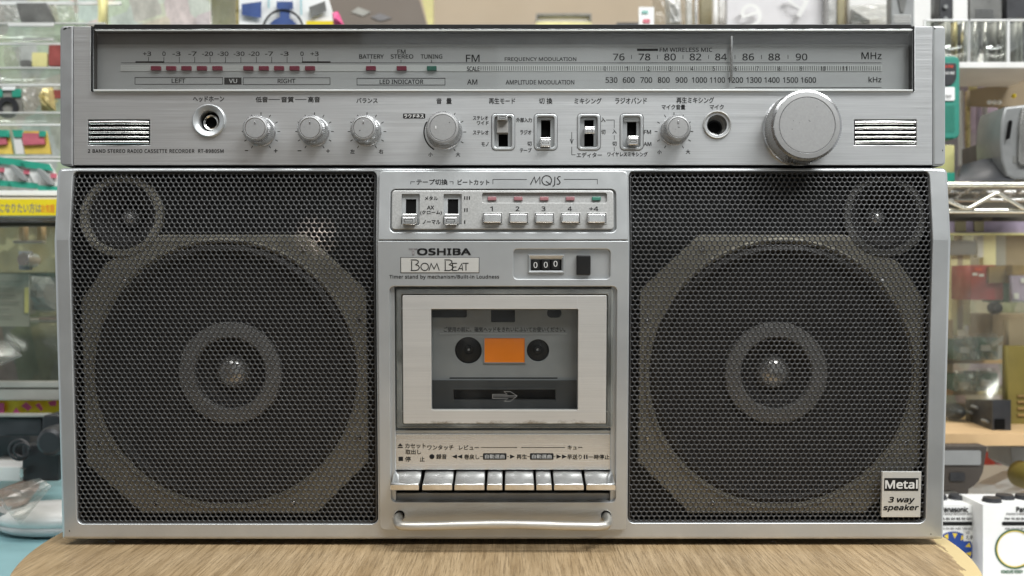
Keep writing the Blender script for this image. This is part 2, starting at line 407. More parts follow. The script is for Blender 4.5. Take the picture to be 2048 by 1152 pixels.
# ---- perforated grilles
def grille(name, u0, v0, u1, v1, m):
    ef = -.0016; k = LOW.k(700, ef); p = 10.5; row = p * .866
    vs = []; fs = []
    ang = np.radians(np.arange(12) * 30 + 30)
    hr = p / 2 / cos(pi / 6)
    out = [(hr if i % 2 == 0 else p / 2) for i in range(12)]
    ox = np.array([out[i] * cos(ang[i]) for i in range(12)]); oz = np.array([out[i] * sin(ang[i]) for i in range(12)])
    cx, sx = np.cos(ang), np.sin(ang)
    nrow = int((v1 - v0 - 6) / row); off = (v1 - v0 - (nrow - 1) * row) / 2; idx = 0
    V = []; F = []
    tmpl = [(j * 12 + i, j * 12 + (i + 1) % 12, (j + 1) * 12 + (i + 1) % 12, (j + 1) * 12 + i) for j in range(3) for i in range(12)]
    tmpl = np.array(tmpl)
    for rI in range(nrow):
        v = v0 + off + rI * row; st = u0 + 5.5 + (p / 2 if rI % 2 else 0)
        n = int((u1 - 5 - st) / p) + 1
        for c in range(n):
            u = st + c * p
            if min(u - u0, u1 - u) < 12 and min(v - v0, v1 - v) < 12 and ((min(u - u0, u1 - u) - 13) ** 2 + (min(v - v0, v1 - v) - 13) ** 2) > 90: continue
            X = np.concatenate([ox, cx * 4.95, cx * 4.2, cx * 4.1]) + u; Z = np.concatenate([oz, sx * 4.95, sx * 4.2, sx * 4.1]) + (-v)
            Y = np.repeat([0, 0, .0004, .0009], 12)
            V.append(np.stack([(X - 1024) * k, Y - ef, (Z + 576) * k], 1)); F.append(tmpl + idx); idx += 48
    V = np.concatenate(V); F = np.concatenate(F)
    z = V[:, 2]; pf = np.where(z >= ZR, .011 - .005 * np.minimum(1.3, (z - ZR) / (ZT - ZR)), .011 * np.maximum(0, z - ZB) / (ZR - ZB))
    V[:, 1] -= pf
    me = bpy.data.meshes.new(name); me.vertices.add(len(V)); me.vertices.foreach_set('co', V.ravel())
    me.loops.add(F.size); me.loops.foreach_set('vertex_index', F.ravel().astype(np.int32))
    me.polygons.add(len(F)); me.polygons.foreach_set('loop_start', (np.arange(len(F)) * 4).astype(np.int32))
    me.update(calc_edges=True)
    g = link(name, me, m, box, 0)
    B(LOW).plate(rr_px(u0, v0, u1, v1, 12), (rr_px(u0 + 3.2, v0 + 3.5, u1 - 3.2, v1 - 3.5, 9),), ef - .003, ef - .0002, .8, hb=0, k=k).build('grille_rim', m, g)
    return g
grille('speaker_grille', 146.5, 342.5, 752, 1051.5, 'grille_worn')
grille('speaker_grille', 1259, 342.5, 1858.5, 1049.5, 'grille')
# paint chips and knocks on the case
ch = B(LOW)
for pts_ in ([(214, 1082), (226, 1081), (231, 1084), (216, 1085)], [(470, 1083), (476, 1081.5), (482, 1084.5)], [(1860, 1068), (1863, 1067), (1863, 1070)], [(1480, 1078), (1482, 1077), (1483, 1080)], [(1540, 1083), (1548, 1082), (1552, 1084.5)], [(669, 1080), (671, 1079), (673, 1082)], [(137, 1062), (139, 1060), (140, 1064)]):
    ch.plate(poly_px(pts_), (), .00002, .00008)
ch.build('paint_chips', 'ink', box)
# ---- badge on the right grille
bd = B(LOW).rbox(1764, 943, 1842, 1035, -.0016, .0006, .8, .7).build('badge', 'badge', box)
B(LOW).rbox(1768.5, 956, 1837, 982, .0006, .0007, 0, 0).build('badge_panel', 'black', bd)
text('Metal', 1803, 968.5, 64, 17, LOW, .00085, 'ink_light', bd, bold=.55)
text('3 way', 1803, 1001, 50, 14, LOW, .0006 + P3, 'ink', bd, bold=.5, slant=.25)
text('speaker', 1802, 1016.5, 69, 14, LOW, .0006 + P3, 'ink', bd, bold=.5, slant=.25)

# ---- upper section
B(TOP).rbox(143, 54, 1868, 333, -.13, -.0075, 3, k=TOP.k(190, 0)).build('tuner_housing', 'paint_dark', box)
sw = [982.5, 1067.5, 1154, 1239.5]
holes = [rr_px(183, 40, 1828, 182.5, 0)]
cp_holes = [rr_px(a, 227, a + 47.5, 301, 9) for a in sw] + [rr_px(176, 239, 300, 290.5, 1), rr_px(1708.5, 239, 1833, 290.5, 1), circ_px(418.5, 242, 20.5, 40), circ_px(1434, 250, 20, 40)]
cpn = B(TOP).plate(poly_px([(147.5, 53), (182, 53), (182, 183), (1829, 183), (1829, 53), (1865, 53), (1865, 330), (147.5, 330)]), cp_holes, -.007, 0, .8, hb=.6).build('control_panel', 'alu', box)
for u0, u1 in ((119.5, 146), (1866.5, 1891.5)):
    rs = (1, 2, 9, 9) if u0 < 1000 else (9, 9, 2, 1)
    B(TOP).plate(rc_px(u0, 51, u1, 331.5, rs), (), -.13, .0002, 4, bseg=4, back=True).build('end_cap', 'paint_dark' if u0 < 1000 else 'paint', box)
b = B(TOP)
for pts_ in ([(126, 58), (131, 55), (135, 56), (128, 60)], [(136, 54.5), (141, 54), (141, 56), (137, 56.5)], [(1868.5, 55), (1871, 55), (1870.5, 58.5), (1869, 58)], [(1884, 300), (1886, 299), (1886, 303)]): b.plate(poly_px(pts_), (), .0001, .00032)
b.build('paint_chips', 'ink', box)
B(TOP).rbox(150, 331.5, 1862, 336, -.12, -.004, 0).build('shadow_gap', 'void', box)
# dial well
dp = B(TOP).rbox(186, 89, 1826, 181, -.012, -.0065, 0).build('dial_plate', 'dial', box)
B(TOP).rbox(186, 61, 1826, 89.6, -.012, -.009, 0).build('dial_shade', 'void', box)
gp = B(TOP); kg = TOP.k(120, .002); n = 0
gp.rbox(185, 57, 1826.5, 181.5, -.0002, .0018, 1.5, 1.5, k=kg, bseg=3)
gp.build('dial_window', 'glass', box)
B(TOP).plate(poly_px([(183, 60), (189, 48.5), (1822, 48.5), (1828, 60)]), (), -.10, .0015, 1.2, bseg=3, back=True).build('window_top', 'black', box)
B(TOP).rbox(190, 59.2, 1824, 61.6, -.001, .0019, 0, .5).build('bright_line', 'strip', box)
B(TOP).rbox(187, 178.6, 1826, 182.3, -.006, .0021, 0, .8).build('bright_line', 'strip', box)  # glow of the lower glass edge, put in as a bright strip colour
for u0, u1 in ((181.5, 184.5), (1826.8, 1829.5)):
    B(TOP).rbox(u0, 52, u1, 182.4, -.006, .0012, 0, .5).build('window_side', 'black', box)
E0 = -.0065 + P3
tk = B(TOP)
def hl(u0, u1, v, w=1.1, e=E0, b=None): (b or tk).stroke([(u0, v), (u1, v)], w, e)
def vl(u, v0, v1, w=1.1, e=E0, b=None): (b or tk).stroke([(u, v0), (u, v1)], w, e)
def rect(u0, v0, u1, v1, w=1.1, e=E0, b=None): (b or tk).stroke([(u0, v0), (u1, v0), (u1, v1), (u0, v1)], w, e, closed=True)
for lb, u in (('+3', 294), ('0', 328), ('-3', 353), ('-7', 385), ('-20', 415), ('-30', 446), ('-30', 478), ('-20', 508), ('-7', 538), ('-3', 569), ('0', 604), ('+3', 629)):
    lb = lb.replace('-', '−'); text(lb, u, 107.5, {1: 6, 2: 16, 3: 21.5}[len(lb)], 8.4, TOP, E0, 'ink_grey', dp)
for i in range(12): vl(297 + i * 30.8, 114, 125)
hl(242, 1763, 125.6, 1); hl(271, 328, 124, 3); hl(604, 661, 124, 3)
sp = B(TOP).rbox(241, 130, 1764, 142.5, -.0066, -.0062, 0).build('dial_strip', 'strip', dp)
for u in (311, 341.5, 372, 403, 434, 496, 527, 557.5, 588.5, 619.5, 741.5, 803):
    B(TOP).rbox(u - 10, 131.5, u + 10, 140.8, -.0062, -.0046, 1.5, 1.2).build('led_lamp', 'red_led', dp)
tag(B(TOP).rbox(853.5, 131.5, 873, 140.8, -.0062, -.0046, 1.5, 1.2).build('led_lamp', 'green_led', dp), 'green indicator lamp')
rect(270, 155, 445, 168.5); rect(486.5, 155.5, 660, 169); rect(714, 156.5, 890, 170)
B(TOP).rbox(448.5, 155, 483, 169, -.0066, E0, 0).build('label_box', 'ink_grey', dp)
text('LEFT', 357, 161.5, 27, 8.5, TOP, E0, 'ink_grey', dp); text('RIGHT', 573, 162, 35, 8.5, TOP, E0, 'ink_grey', dp)
text('VU', 466, 162, 16, 8, TOP, E0 + P3, 'ink_light', dp)
for t, u, v, w_ in (('BATTERY', 743, 113, 49), ('FM', 803, 103.5, 16), ('STEREO', 804, 113, 45), ('TUNING', 863, 113, 43)): text(t, u, v, w_, 8.2, TOP, E0, 'ink_grey', dp)
for u in (741, 802, 863): vl(u, 119.5, 126)
text('LED INDICATOR', 803, 163.5, 87, 8.5, TOP, E0, 'ink_grey', dp)
for t, u, v, w_, h_ in (('FM', 945.5, 116.5, 27, 14), ('AM', 944.5, 164, 20, 10), ('FREQUENCY MODULATION', 1081, 119, 143, 8.6), ('AMPLITUDE MODULATION', 1080, 164.5, 137, 8.6),
                        ('FM WIRELESS MIC', 1372, 99.5, 105, 8), ('MHz', 1743, 111.5, 40, 13.5), ('kHz', 1750, 159, 25.5, 11)): text(t, u, v, w_, h_, TOP, E0, 'ink_grey', dp)
text('SCALE', 946.5, 137.5, 25, 9, TOP, -.0062 + P3, 'ink_grey', dp)
hl(1274, 1316, 99.6, 4.5)
hl(1470, 1763, 174.8, 1)
for i, u in enumerate((1237.5, 1289, 1340, 1391, 1442, 1496.5, 1548.5, 1603)): text(str(76 + 2 * i), u, 114, 23, 13.5, TOP, E0, 'ink_grey', dp)
for u in (1263, 1315, 1366, 1417, 1470, 1523, 1576): vl(u, 110, 118)
for t, u in zip((530, 600, 700, 800, 900, 1000, 1100, 1200, 1300, 1400, 1500, 1600), (1223, 1257.5, 1292.5, 1327.5, 1363, 1399, 1435, 1471, 1508, 1544, 1581, 1617)):
    text(str(t), u, 160, 23.5 if t < 1000 else 30, 11, TOP, E0, 'ink_grey', dp)
st = B(TOP); ES = -.0062 + P3; j = 0; u = 962
while u < 1764:
    big = abs(((u - 1210) / 43.6) - round((u - 1210) / 43.6)) < .04 and u > 1200
    if not big or u > 1700: st.stroke([(u, 132), (u, 141)], 1.0 if u < 1764 else 1, ES)
    u += 4.36
st.build('tick_marks', 'ink_grey', dp)
for i in range(12): text(str(i), 1210 + i * 43.6, 137, 4 if i < 10 else 8, 8.5, TOP, ES + .00005, 'ink_grey', dp)
tk.build('printed_lines', 'ink_grey', dp)
nd = B(TOP); nd.rbox(1461, 71, 1466, 163, -.0038, -.0028, 2, .8); nd.build('tuning_needle', 'chrome', box)

# ---- front controls of the upper section
ep = P3
L = lambda t, u, v, w_, h_=None, m='ink', **k_: text(t, u, v, w_, h_, TOP, ep, m, cpn, **k_)
L('ヘッドホーン', 417, 198, 62, 11); L('低音', 523.5, 199, 24, 11); L('音質', 575, 199, 25, 11); L('高音', 628, 199, 24, 11)
L('バランス', 734, 201, 42, 10); L('音', 878, 202, 10, 11); L('量', 898, 202, 10.5, 11)
L('再生モード', 1004, 202, 52, 12); L('切', 1083.5, 202, 11, 11); L('換', 1099, 202, 11, 12); L('ミキシング', 1176, 202, 54, 11.5); L('ラジオバンド', 1262, 201.5, 63, 12)
L('再生ミキシング', 1390.5, 200.5, 75, 12); L('マイク音量', 1347, 214, 47, 10); L('マイク', 1433.5, 214, 28, 9.5)
L('2 BAND STEREO RADIO CASSETTE RECORDER  RT-8980SM', 311.5, 302, 271, 7, spacing=1.12)
L('−', 493, 301, 6, 1.3); L('+', 551.5, 301.5, 7, 7); L('−', 599, 301.5, 7, 1.3); L('+', 656, 302, 7, 7)
L('左', 705, 303, 8.5, 8.5); L('右', 762, 303, 8.5, 8.5); L('小', 861, 309, 8, 8); L('大', 916, 309, 8.5, 8.5); L('小', 1319, 304, 8, 8); L('大', 1376, 303.5, 8.5, 8.5)
L('ステレオ', 961, 236, 30, 8); L('ワイド', 965.5, 246, 23, 8); L('ステレオ', 961.5, 265, 31, 8.5); L('モノ', 970, 288.5, 14, 8)
L('外部入力', 1048, 240, 31, 9); L('ラジオ', 1051.5, 264.5, 22, 9); L('切', 1059, 287.5, 8.5, 9); L('テープ', 1051.5, 300.5, 23, 8.5)
L('入', 1206.5, 239.5, 8.5, 8.5); L('切', 1206.8, 264, 8, 9); L('入', 1229, 263, 8.5, 8.5); L('切', 1229, 287.5, 8.5, 9)
L('FM', 1295, 264, 14, 7.6); L('AM', 1295, 288, 15, 7.6); L('エディター', 1178.5, 310, 50, 10); L('ワイヤレスミキシング', 1255, 308.5, 80, 9)
pm = B(TOP)
for a, b in (((537, 199), (560, 199)), ((590, 199), (613, 199))): pm.stroke([a, b], 1.2, ep)
pm.stroke([(1212, 240), (1228.5, 240), (1228.5, 256)], 1, ep); pm.stroke([(1228.5, 270.5), (1228.5, 279.5)], 1.1, ep); pm.stroke([(1228.5, 294.5), (1228.5, 302)], 1.1, ep)
pm.stroke([(1143.5, 264), (1143.5, 286)], 1.1, ep); pm.stroke([(1140.5, 278), (1143.5, 287.5), (1146.5, 278)], 1.3, ep)
pm.stroke([(1143.5, 293.5), (1143.5, 309.5), (1151, 309.5)], 1.1, ep)
for (cu, cv, r0, r1, angs) in ((522, 263, 33, 38.5, range(-60, 241, 30)), (629, 263, 33, 38.5, range(-60, 241, 30)), (734, 263, 33, 38.5, range(-60, 241, 30)),
                         (888.5, 264, 38, 44, (-60, -30, 0, 30, 60)), (1348, 263, 33, 38.5, range(-60, 241, 30))):
    for a in angs:
        t = R(a); pm.stroke([(cu + r0 * cos(t), cv - r0 * sin(t)), (cu + r1 * cos(t), cv - r1 * sin(t))], 1.4, ep)
pm.stroke([(888.5 + 40.5 * cos(R(a)), 264 - 40.5 * sin(R(a))) for a in range(150, 241, 6)], 2.6, ep)
pm.build('printed_lines', 'ink', cpn)
B(TOP).rbox(806, 227, 850.5, 237, .00004, ep, 2).build('label_box', 'ink', cpn)
text('ラウドネス', 828, 232, 39, 7.4, TOP, ep + .0001, 'ink_light', cpn)
def knob(u, v, r, h, tr, cap='knobcap', big=False, pa=90):
    k = TOP.k(v, 0); n_ = 180 if big else 96
    pr = [(r + 1, 0), (r + 1, .0012), (r, .0016), (r - .3, h * .62), (r - .6, h * .80), (tr + .6, h * .93), (tr, h)]
    if big: pr = [(r + .5, 0), (r + 2, .0015), (r + 1, .0022), (r, .003), (r - .5, h - .0012), (tr + 1, h - .0006), (tr, h)]
    kn = B(TOP).lathe(u, v, pr, n_, k=k, knurl=(3, 4) if not big else (3, 4)).build('tuning_knob' if big else 'knob', 'knob', box, smooth=25)
    gi = tr * (.84 if big else .82)
    B(TOP).lathe(u, v, [(tr - .3, h), (gi + 1.6, h + .0003), (gi + .8, h - .0001), (gi, h - .0001), (gi - .8, h + .00025), (gi * .5, h + .0003)], 64, k=k).build('knob_cap', cap, kn)
    if not big:
        t = R(pa); px, pv = u + tr * .45 * cos(t), v - tr * .45 * sin(t)
        B(TOP).rbox(px - 1.4, pv - 3, px + 1.4, pv + 3, h, h + .0006, 1.2, .5, k=k).build('pointer_mark', 'ink_light' if r > 32 else 'knob', kn)
    return kn
knob(522.5, 264, 28.5, .0142, 23.5); knob(629.5, 264, 28.5, .0142, 23.5); knob(734, 263.5, 28.5, .0142, 23.5)
knob(889, 263.5, 35, .0150, 30.5, pa=178); knob(1348.5, 263, 27.5, .0142, 23)
knob(1596, 260.5, 70, .0185, 64, big=True)
# headphone jack, mic jack
jk = B(TOP).lathe(418.5, 242, [(33.5, 0), (33, .0012), (31, .0019), (28.5, .0017), (22, .0005), (20.2, -.002), (20.2, -.0065)], 56, close=False).build('headphone_jack', 'paint', box)
B(TOP).lathe(418.5, 243, [(20.3, -.006), (16, -.0058)], 40, close=True).build('jack_well', 'void', jk)
B(TOP).lathe(419.5, 243.5, [(15.5, -.0056), (15.5, -.0030), (13.5, -.0026), (11.5, -.0030), (10.5, -.0050), (10.5, -.0065)], 40, close=False).build('jack_nut', 'chrome', jk)
B(TOP).lathe(419.5, 243.5, [(10.6, -.0062), (5, -.0062)], 24).build('jack_hole', 'void', jk)
jk = B(TOP).lathe(1434, 250, [(28.5, 0), (28, .0011), (26.5, .0015), (24.5, .0010), (23, -.002), (20, -.006), (13, -.0068)], 56, close=False).build('microphone_jack', 'paint_spec', box)
B(TOP).lathe(1433, 252, [(15.5, -.0072), (15, -.0055), (13.8, -.0052), (12.2, -.0058), (11.5, -.0069)], 40, close=False).build('jack_nut', 'black', jk)
B(TOP).lathe(1433, 252, [(15, -.0069), (5, -.007)], 24).build('jack_hole', 'void', jk)
# vents: five bowed chrome bars on black
for u0, u1 in ((176, 300), (1708.5, 1833)):
    vn = B(TOP).rbox(u0, 239, u1, 290.5, -.006, -.0035, 1).build('vent', 'void', box)
    for v0, v1 in ((241, 249.5), (253, 259), (262, 268), (271.3, 277), (280.5, 288.5)):
        b = B(TOP); k = TOP.k(v0, 0); xa, xb = (u0 + 2 - 1024) * k, (u1 - 2 - 1024) * k; zc = (576 - (v0 + v1) / 2) * k; hz = (v1 - v0) / 2 * k
        for jx in range(13):
            pass
        prof_ = [(zc - hz * cos(t * pi / 8), -.0012 + .0016 * sin(t * pi / 8)) for t in range(9)]
        g = [[b.bm.verts.new((xa + (xb - xa) * i / 12, -(e_ + .0009 * sin(pi * i / 12)), z_)) for z_, e_ in prof_] for i in range(13)]
        for i in range(12):
            for j_ in range(8): b.bm.faces.new((g[i][j_], g[i + 1][j_], g[i + 1][j_ + 1], g[i][j_ + 1]))
        b.bm.faces.new(g[0]); b.bm.faces.new(g[-1]); b.build('bar', 'chrome', vn, smooth=60)
# slide switches
def lever(b, u0, v0, u1, v1, e0, e1, back_du=2, dv=0):   # tapered chrome lever with a slot
    pass
for i, a in enumerate(sw):
    s_ = B(TOP).plate(rr_px(a + .6, 227.6, a + 47, 300.4, 8.6), (rr_px(a + 6.5, 233, a + 41, 295, 5),), -.004, .0006, 1.6, hb=1.2).build('slide_switch', 'paint', box)
    B(TOP).plate(rr_px(a + 6, 232.5, a + 41.5, 295.5, 5), (rr_px(a + 14.5, 240, a + 33.5, 293, 0),), -.0065, -.0028, 0).build('switch_guide', 'paint', s_)
    B(TOP).rbox(a + 12, 236, a + 36, 296, -.0069, -.0060, 0).build('slot', 'void', s_)
    if i == 0:
        B(TOP).rbox(a + 11, 241, a + 34, 266, -.005, .0012, 1, 1.5).build('lever_body', 'ringgrey', s_)
        lv = B(TOP).rbox(a + 11.5, 230.5, a + 33.5, 240.5, .000, .0050, 1, 1.4).build('lever', 'chrome', s_)
        sl = (a + 22.5, 234.5)
    else:
        lu, lv0, lv1 = {1: (a + 23.5, 274, 294), 2: (a + 25.5, 252.5, 268), 3: (a + 27, 271, 291)}[i]
        if i == 3: B(TOP).rbox(a + 7, 233.5, a + 40.5, 243.5, -.004, -.0015, 0, .8).build('slot_cover', 'paint', s_)
        lv = B(TOP).rbox(lu - 10.5, lv0, lu + 10.5, lv1 - 1, -.006, .0032, 1.5, 2.2, bseg=3).build('lever', 'chrome', s_)
        sl = (lu + .3, (lv0 + lv1) / 2 + 1)
        lv = B(TOP).rbox(lu - 9.5, lv0 + 4, lu + 10.5, lv1 - 1, .003, .0052, 1.2, 1.8, bseg=3).build('lever_tip', 'chrome', s_)
        sl = (lu + .3, (lv0 + lv1) / 2 + 1.8)
    b = B(TOP); b.stroke([(sl[0] - 6, sl[1] - 1.8), (sl[0] + 6, sl[1] - 1.8), (sl[0] + 6, sl[1] + 1.8), (sl[0] - 6, sl[1] + 1.8)], .9, .0053, closed=True); b.build('slot_line', 'ink_grey', s_)

# ---- centre: tape selector panel (above the ridge) and deck panel
ec = .0030
tp = B(LOW).plate(rc_px(757.5, 341, 1255.5, 480, (9, .5, .5, 9)), (rr_px(781, 378, 1232, 465, 10),), -.008, ec, 1.4).build('selector_panel', 'paint', box)
B(LOW).rbox(778, 374, 1235, 469, -.003, .0004, 8).build('recess_floor', 'paint', tp)
sp_ = B(LOW).plate(rr_px(783, 380, 1227.5, 459.5, 7), (rr_px(803, 388, 839, 450, 2), rr_px(887, 388, 923, 450, 2), rr_px(964, 385.5, 1214, 405.5, 4)), -.002, .0036, 2, hb=.8).build('selector_plate', 'paint_spec', tp)
T = lambda t, u, v, w_, h_=None, e=ec, m='ink', par=None, **k_: text(t, u, v, w_, h_, LOW, e + P3, m, par or tp, **k_)
T('テープ切換', 864, 364, 62, 11.5); T('ビートカット', 947, 364.5, 63, 11)
es_ = .0036
T('メタル', 862.5, 396.5, 26, 8, es_, par=sp_); T('AX', 861, 415, 14, 7.6, es_, par=sp_); T('(クローム)', 862, 425.5, 43, 9, es_, par=sp_); T('ノーマル', 863, 444, 35, 8.5, es_, par=sp_)
for t, u, w_ in (('1', 983, 5), ('2', 1035, 7.5), ('3', 1087, 7.5), ('4', 1139.5, 8), ('+4', 1187.5, 18)): T(t, u, 417.5, w_, 9, es_, par=sp_)
b = B(LOW)
z = lambda pts: [(740 + x / 3.84, 330 + y / 3.84) for x, y in pts]
for pl in ([(313, 148), (313, 128), (345, 128)], [(610, 128), (638, 128), (638, 148)], [(944, 148), (944, 110), (1204, 110)], [(1490, 110), (1746, 110), (1746, 148)]):
    b.stroke(z(pl), 1.0, ec + P3)
b.build('printed_lines', 'ink', tp)
b = B(LOW)
for n_, v in ((3, 396), (2, 420), (1, 444)):
    for q in range(n_): b.stroke([(929.5 + q * 4.7, v - 3.6), (929.5 + q * 4.7, v + 3.6)], 2.2, es_ + P3)
b.build('position_marks', 'ink', sp_)
b = B(LOW)
for pl in ([(1232, 150), (1262, 92), (1274, 137), (1305, 90), (1306, 148)], [(1357 + 37 * cos(t / 4), 118 + 37 * sin(t / 4)) for t in range(26)], [(1352, 125), (1388, 152)],
           [(1420, 90), (1418, 148), (1413, 160), (1402, 165)], [(1464, 88), (1448, 90), (1438, 103), (1456, 124), (1460, 136), (1450, 148), (1433, 148)]):
    b.stroke(z(pl), 1.9, ec + P3)
b.build('lettering', 'ink', tp)
for i, a in enumerate((803, 887)):
    s_ = B(LOW).plate(rr_px(a, 388, a + 36, 450, 2), (rr_px(a + 8.5, 398, a + 29.5, 448, 0),), .0003, .0014, 0).build('slide_switch', 'paint', box)
    B(LOW).rbox(a + 5, 394, a + 33, 449.5, .0001, .0006, 0).build('slot', 'void', s_)
    B(LOW).rbox(a + 1.5, 427, a + 31, 447, .0007, .0058, 2, 2.5, bseg=3).build('lever', 'chrome', s_)
    B(LOW).rbox(a + 1.5, 434, a + 27, 449.5, .005, .0082, 1.5, 2, bseg=3).build('lever_tip', 'chrome', s_)
    b = B(LOW); cu = a + 14; b.stroke([(cu - 8, 438.5), (cu + 8, 438.5), (cu + 8, 444), (cu - 8, 444)], 1, .0083, closed=True); b.build('slot_line', 'ink_grey', s_)
lr = B(LOW).rbox(962, 384, 1216, 407, -.002, .0018, 3).build('led_recess', 'paint_spec', box)
for i in range(5):
    u = (984, 1036.5, 1088.5, 1140.5, 1193)[i]
    o = B(LOW).rbox(u - 8.8, 393, u + 8.8, 401, .0016, .0032, 1.2, 1.3).build('led_lamp', 'pink_led' if i < 4 else 'green_led', lr)
    if i == 4: tag(o, 'green indicator lamp')
    u = (984.8, 1037, 1089, 1141, 1193.5)[i]
    bt = B(LOW).plate(rr_px(u - 21, 424.5, u + 21, 448.5, 2.5), (rr_px(u - 19, 426.5, u + 19, 446.5, 1.5),), .0030, .0040, .8, hb=.4).build('push_button', 'paint_spec', box)
    B(LOW).rbox(u - 19.5, 426, u + 19.5, 447, .0032, .0037, 0).build('button_gap', 'void', bt)
    B(LOW).rbox(u - 18, 427, u + 18, 445.5, .0036, .0072, 2.5, 2.8, bseg=4).build('button_cap', 'key', bt)

dk = B(LOW).plate(rc_px(757.5, 482.5, 1255.5, 1064.5, (.5, 11, 11, .5)), (rr_px(1027, 499, 1219, 558, 8), rr_px(780.5, 573, 1232.5, 1007, 9), circ_px(797.5, 1034.5, 9.5, 24), circ_px(1213.5, 1034.5, 9.5, 24)), -.012, ec, 1.6).build('deck_panel', 'paint', box)
B(LOW).rbox(770, 1020, 1240, 1050, -.014, -.006, 0).build('handle_socket', 'void', dk)
TD = lambda *a, **k_: T(*a, par=dk, **k_)
TD('T', 826.5, 503.5, 16.5, 12, m='ink_worn', bold=.9); TD('OSHIBA', 888, 503.5, 106, 12.5, bold=.9)
TD('Timer stand by mechanism/Built-in Loudness', 888.5, 554.5, 219, 9.5, spacing=1.1)
nb = B(LOW).rbox(802, 515.5, 957.5, 545, ec, ec + .0004, 0, .6).build('name_badge', 'badge', box)
B(LOW).rbox(800.8, 514.4, 958.7, 546.2, ec, ec + .00008, 0).build('badge_edge', 'ink', nb)
b = B(LOW)
Bm = [[(320, 808), (320, 738)], [(313, 729), (356, 729), (371, 738), (370, 752), (350, 766), (372, 772), (380, 790), (368, 805), (350, 810), (313, 810)]]
for dx in (0, 258):
    for pl in Bm: b.stroke(z([(x + dx, y) for x, y in pl]), 1.9, ec + .0005)
for pl in ([(420 + 29 * cos(t / 4), 782 + 28 * sin(t / 4)) for t in range(26)], [(452, 811), (470, 757), (492, 799), (514, 757), (532, 811)], [(668, 755), (634, 755), (634, 810), (668, 810)], [(634, 783), (664, 783)],
           [(674, 811), (706, 757), (711, 811)], [(684, 796), (710, 796)], [(712, 755), (757, 755)], [(737, 755), (737, 811)]):
    b.stroke(z(pl), 1.9, ec + .0005)
b.build('lettering', 'ink', nb)
# tape counter
tcn = B(LOW).rbox(1024, 496, 1222, 561, -.003, .0008, 8).build('tape_counter', 'paint', box)
b = B(LOW); k = LOW.k(528, .002)
lo = [[b.bm.verts.new(b.W(u, v, e, k)) for u, v in ((u0, v0), (u1, v0), (u1, v1), (u0, v1))] for u0, v0, u1, v1, e in ((1056, 509, 1129, 546.5, .0008), (1058, 511, 1127, 544.5, .0024), (1063, 520, 1122, 539.5, .0005), (1063, 520, 1122, 539.5, -.001))]
for a_, c_ in zip(lo, lo[1:]):
    for i in range(4): b.bm.faces.new((a_[i], a_[(i + 1) % 4], c_[(i + 1) % 4], c_[i]))
b.build('counter_bezel', 'paint', tcn, smooth=0)
b = B(LOW)
B(LOW).rbox(1062, 519, 1123, 540.5, 0, .0010, 0).build('counter_back', 'void', tcn)
for i, (u, v) in enumerate(((1071, 530), (1091.5, 529.5), (1111, 527.5))):
    B(LOW).rbox(u - 8, 520.3, u + 8, 539.2, .0008, .0015, 0, 1.2).build('number_drum', 'black', tcn)
    T('0', u, v, 7.5, 11.5, e=.0016, m='ink_light', par=tcn, bold=0)
B(LOW).rbox(1153.5, 510.5, 1181.5, 550, .0006, .0045, 2, 2.2, bseg=3).build('reset_button', 'black', box)
# cassette well, door and window
wl = B(LOW).rbox(776, 570, 1236, 868, -.022, -.018, 0).build('cassette_well', 'well', box)
B(LOW).plate(rr_px(776, 570, 1236, 1010, 3), (rr_px(782, 576, 1231, 1004, 6),), -.018, -.0115, 0).build('well_wall', 'paint_dark', wl)
ew = -.0085
bk = B(LOW).plate(rr_px(861, 616, 1158, 762, 0), (rr_px(861.5, 616.5, 934, 635, 4), rr_px(982, 616.5, 1030, 644.5, 1.5), rr_px(1094, 616.5, 1123, 635.5, 9), circ_px(936.5, 701, 27, 40), circ_px(1076, 701, 22.5, 40)), -.012, ew, .4).build('deck_back', 'well', wl)
B(LOW).rbox(861, 616, 1158, 822, -.0135, -.0125, 0).build('deck_floor', 'black', wl)
for u, r_ in ((936.5, 27), (1076, 22.5)):
    sd = B(LOW).lathe(u, 701, [(r_ - 1, -.0124), (r_ - 1, -.0104), (r_ - 3, -.0100), (9, -.0100), (8, -.0095), (6, -.0095), (5, -.0080)], 40).build('reel_spindle', 'black', wl)
    B(LOW).lathe(u, 701, [(3, -.009), (3, -.0074), (1.5, -.0068)], 16).build('spindle_tip', 'chrome', sd)
T('ご使用の前に、磁気ヘッドをきれいにふいてお使いください。', 1009, 659, 243, 10, e=ew, m='ink_grey', par=wl)
b = B(LOW); b.rbox(879, 667, 1134, 668.4, ew, ew + .0003, 0); b.build('groove_line', 'paint', wl)
b = B(LOW); b.rbox(899, 755, 1115, 757.2, ew, ew + .0001, 0); b.build('groove_line', 'void', wl)
B(LOW).plate(rr_px(967, 674, 1051.5, 727, 0), (rr_px(969, 676, 1049.5, 725, 0),), ew, ew + .0006, 0).build('sticker_frame', 'well', wl)
B(LOW).rbox(969, 676, 1049.5, 725, ew, ew + .0002, 0).build('sticker', 'orange', wl)
B(LOW).plate(rr_px(861, 760.5, 1158, 823, 0), (rr_px(907.5, 779.5, 1111, 800, 0),), -.012, ew + .0022, .6).build('tape_guide', 'welldark', wl)
B(LOW).rbox(907, 776.5, 1112, 779.6, ew, ew + .0032, 0, .5).build('guide_ledge', 'welldark', wl)
dr = B(LOW).plate(rr_px(805.5, 590.5, 1213, 848.5, 2.5), (rr_px(862.5, 618, 1156, 820.5, 2.5),), -.0035, .0012, 1.2, hb=.8).build('cassette_door', 'alu_warm', box)
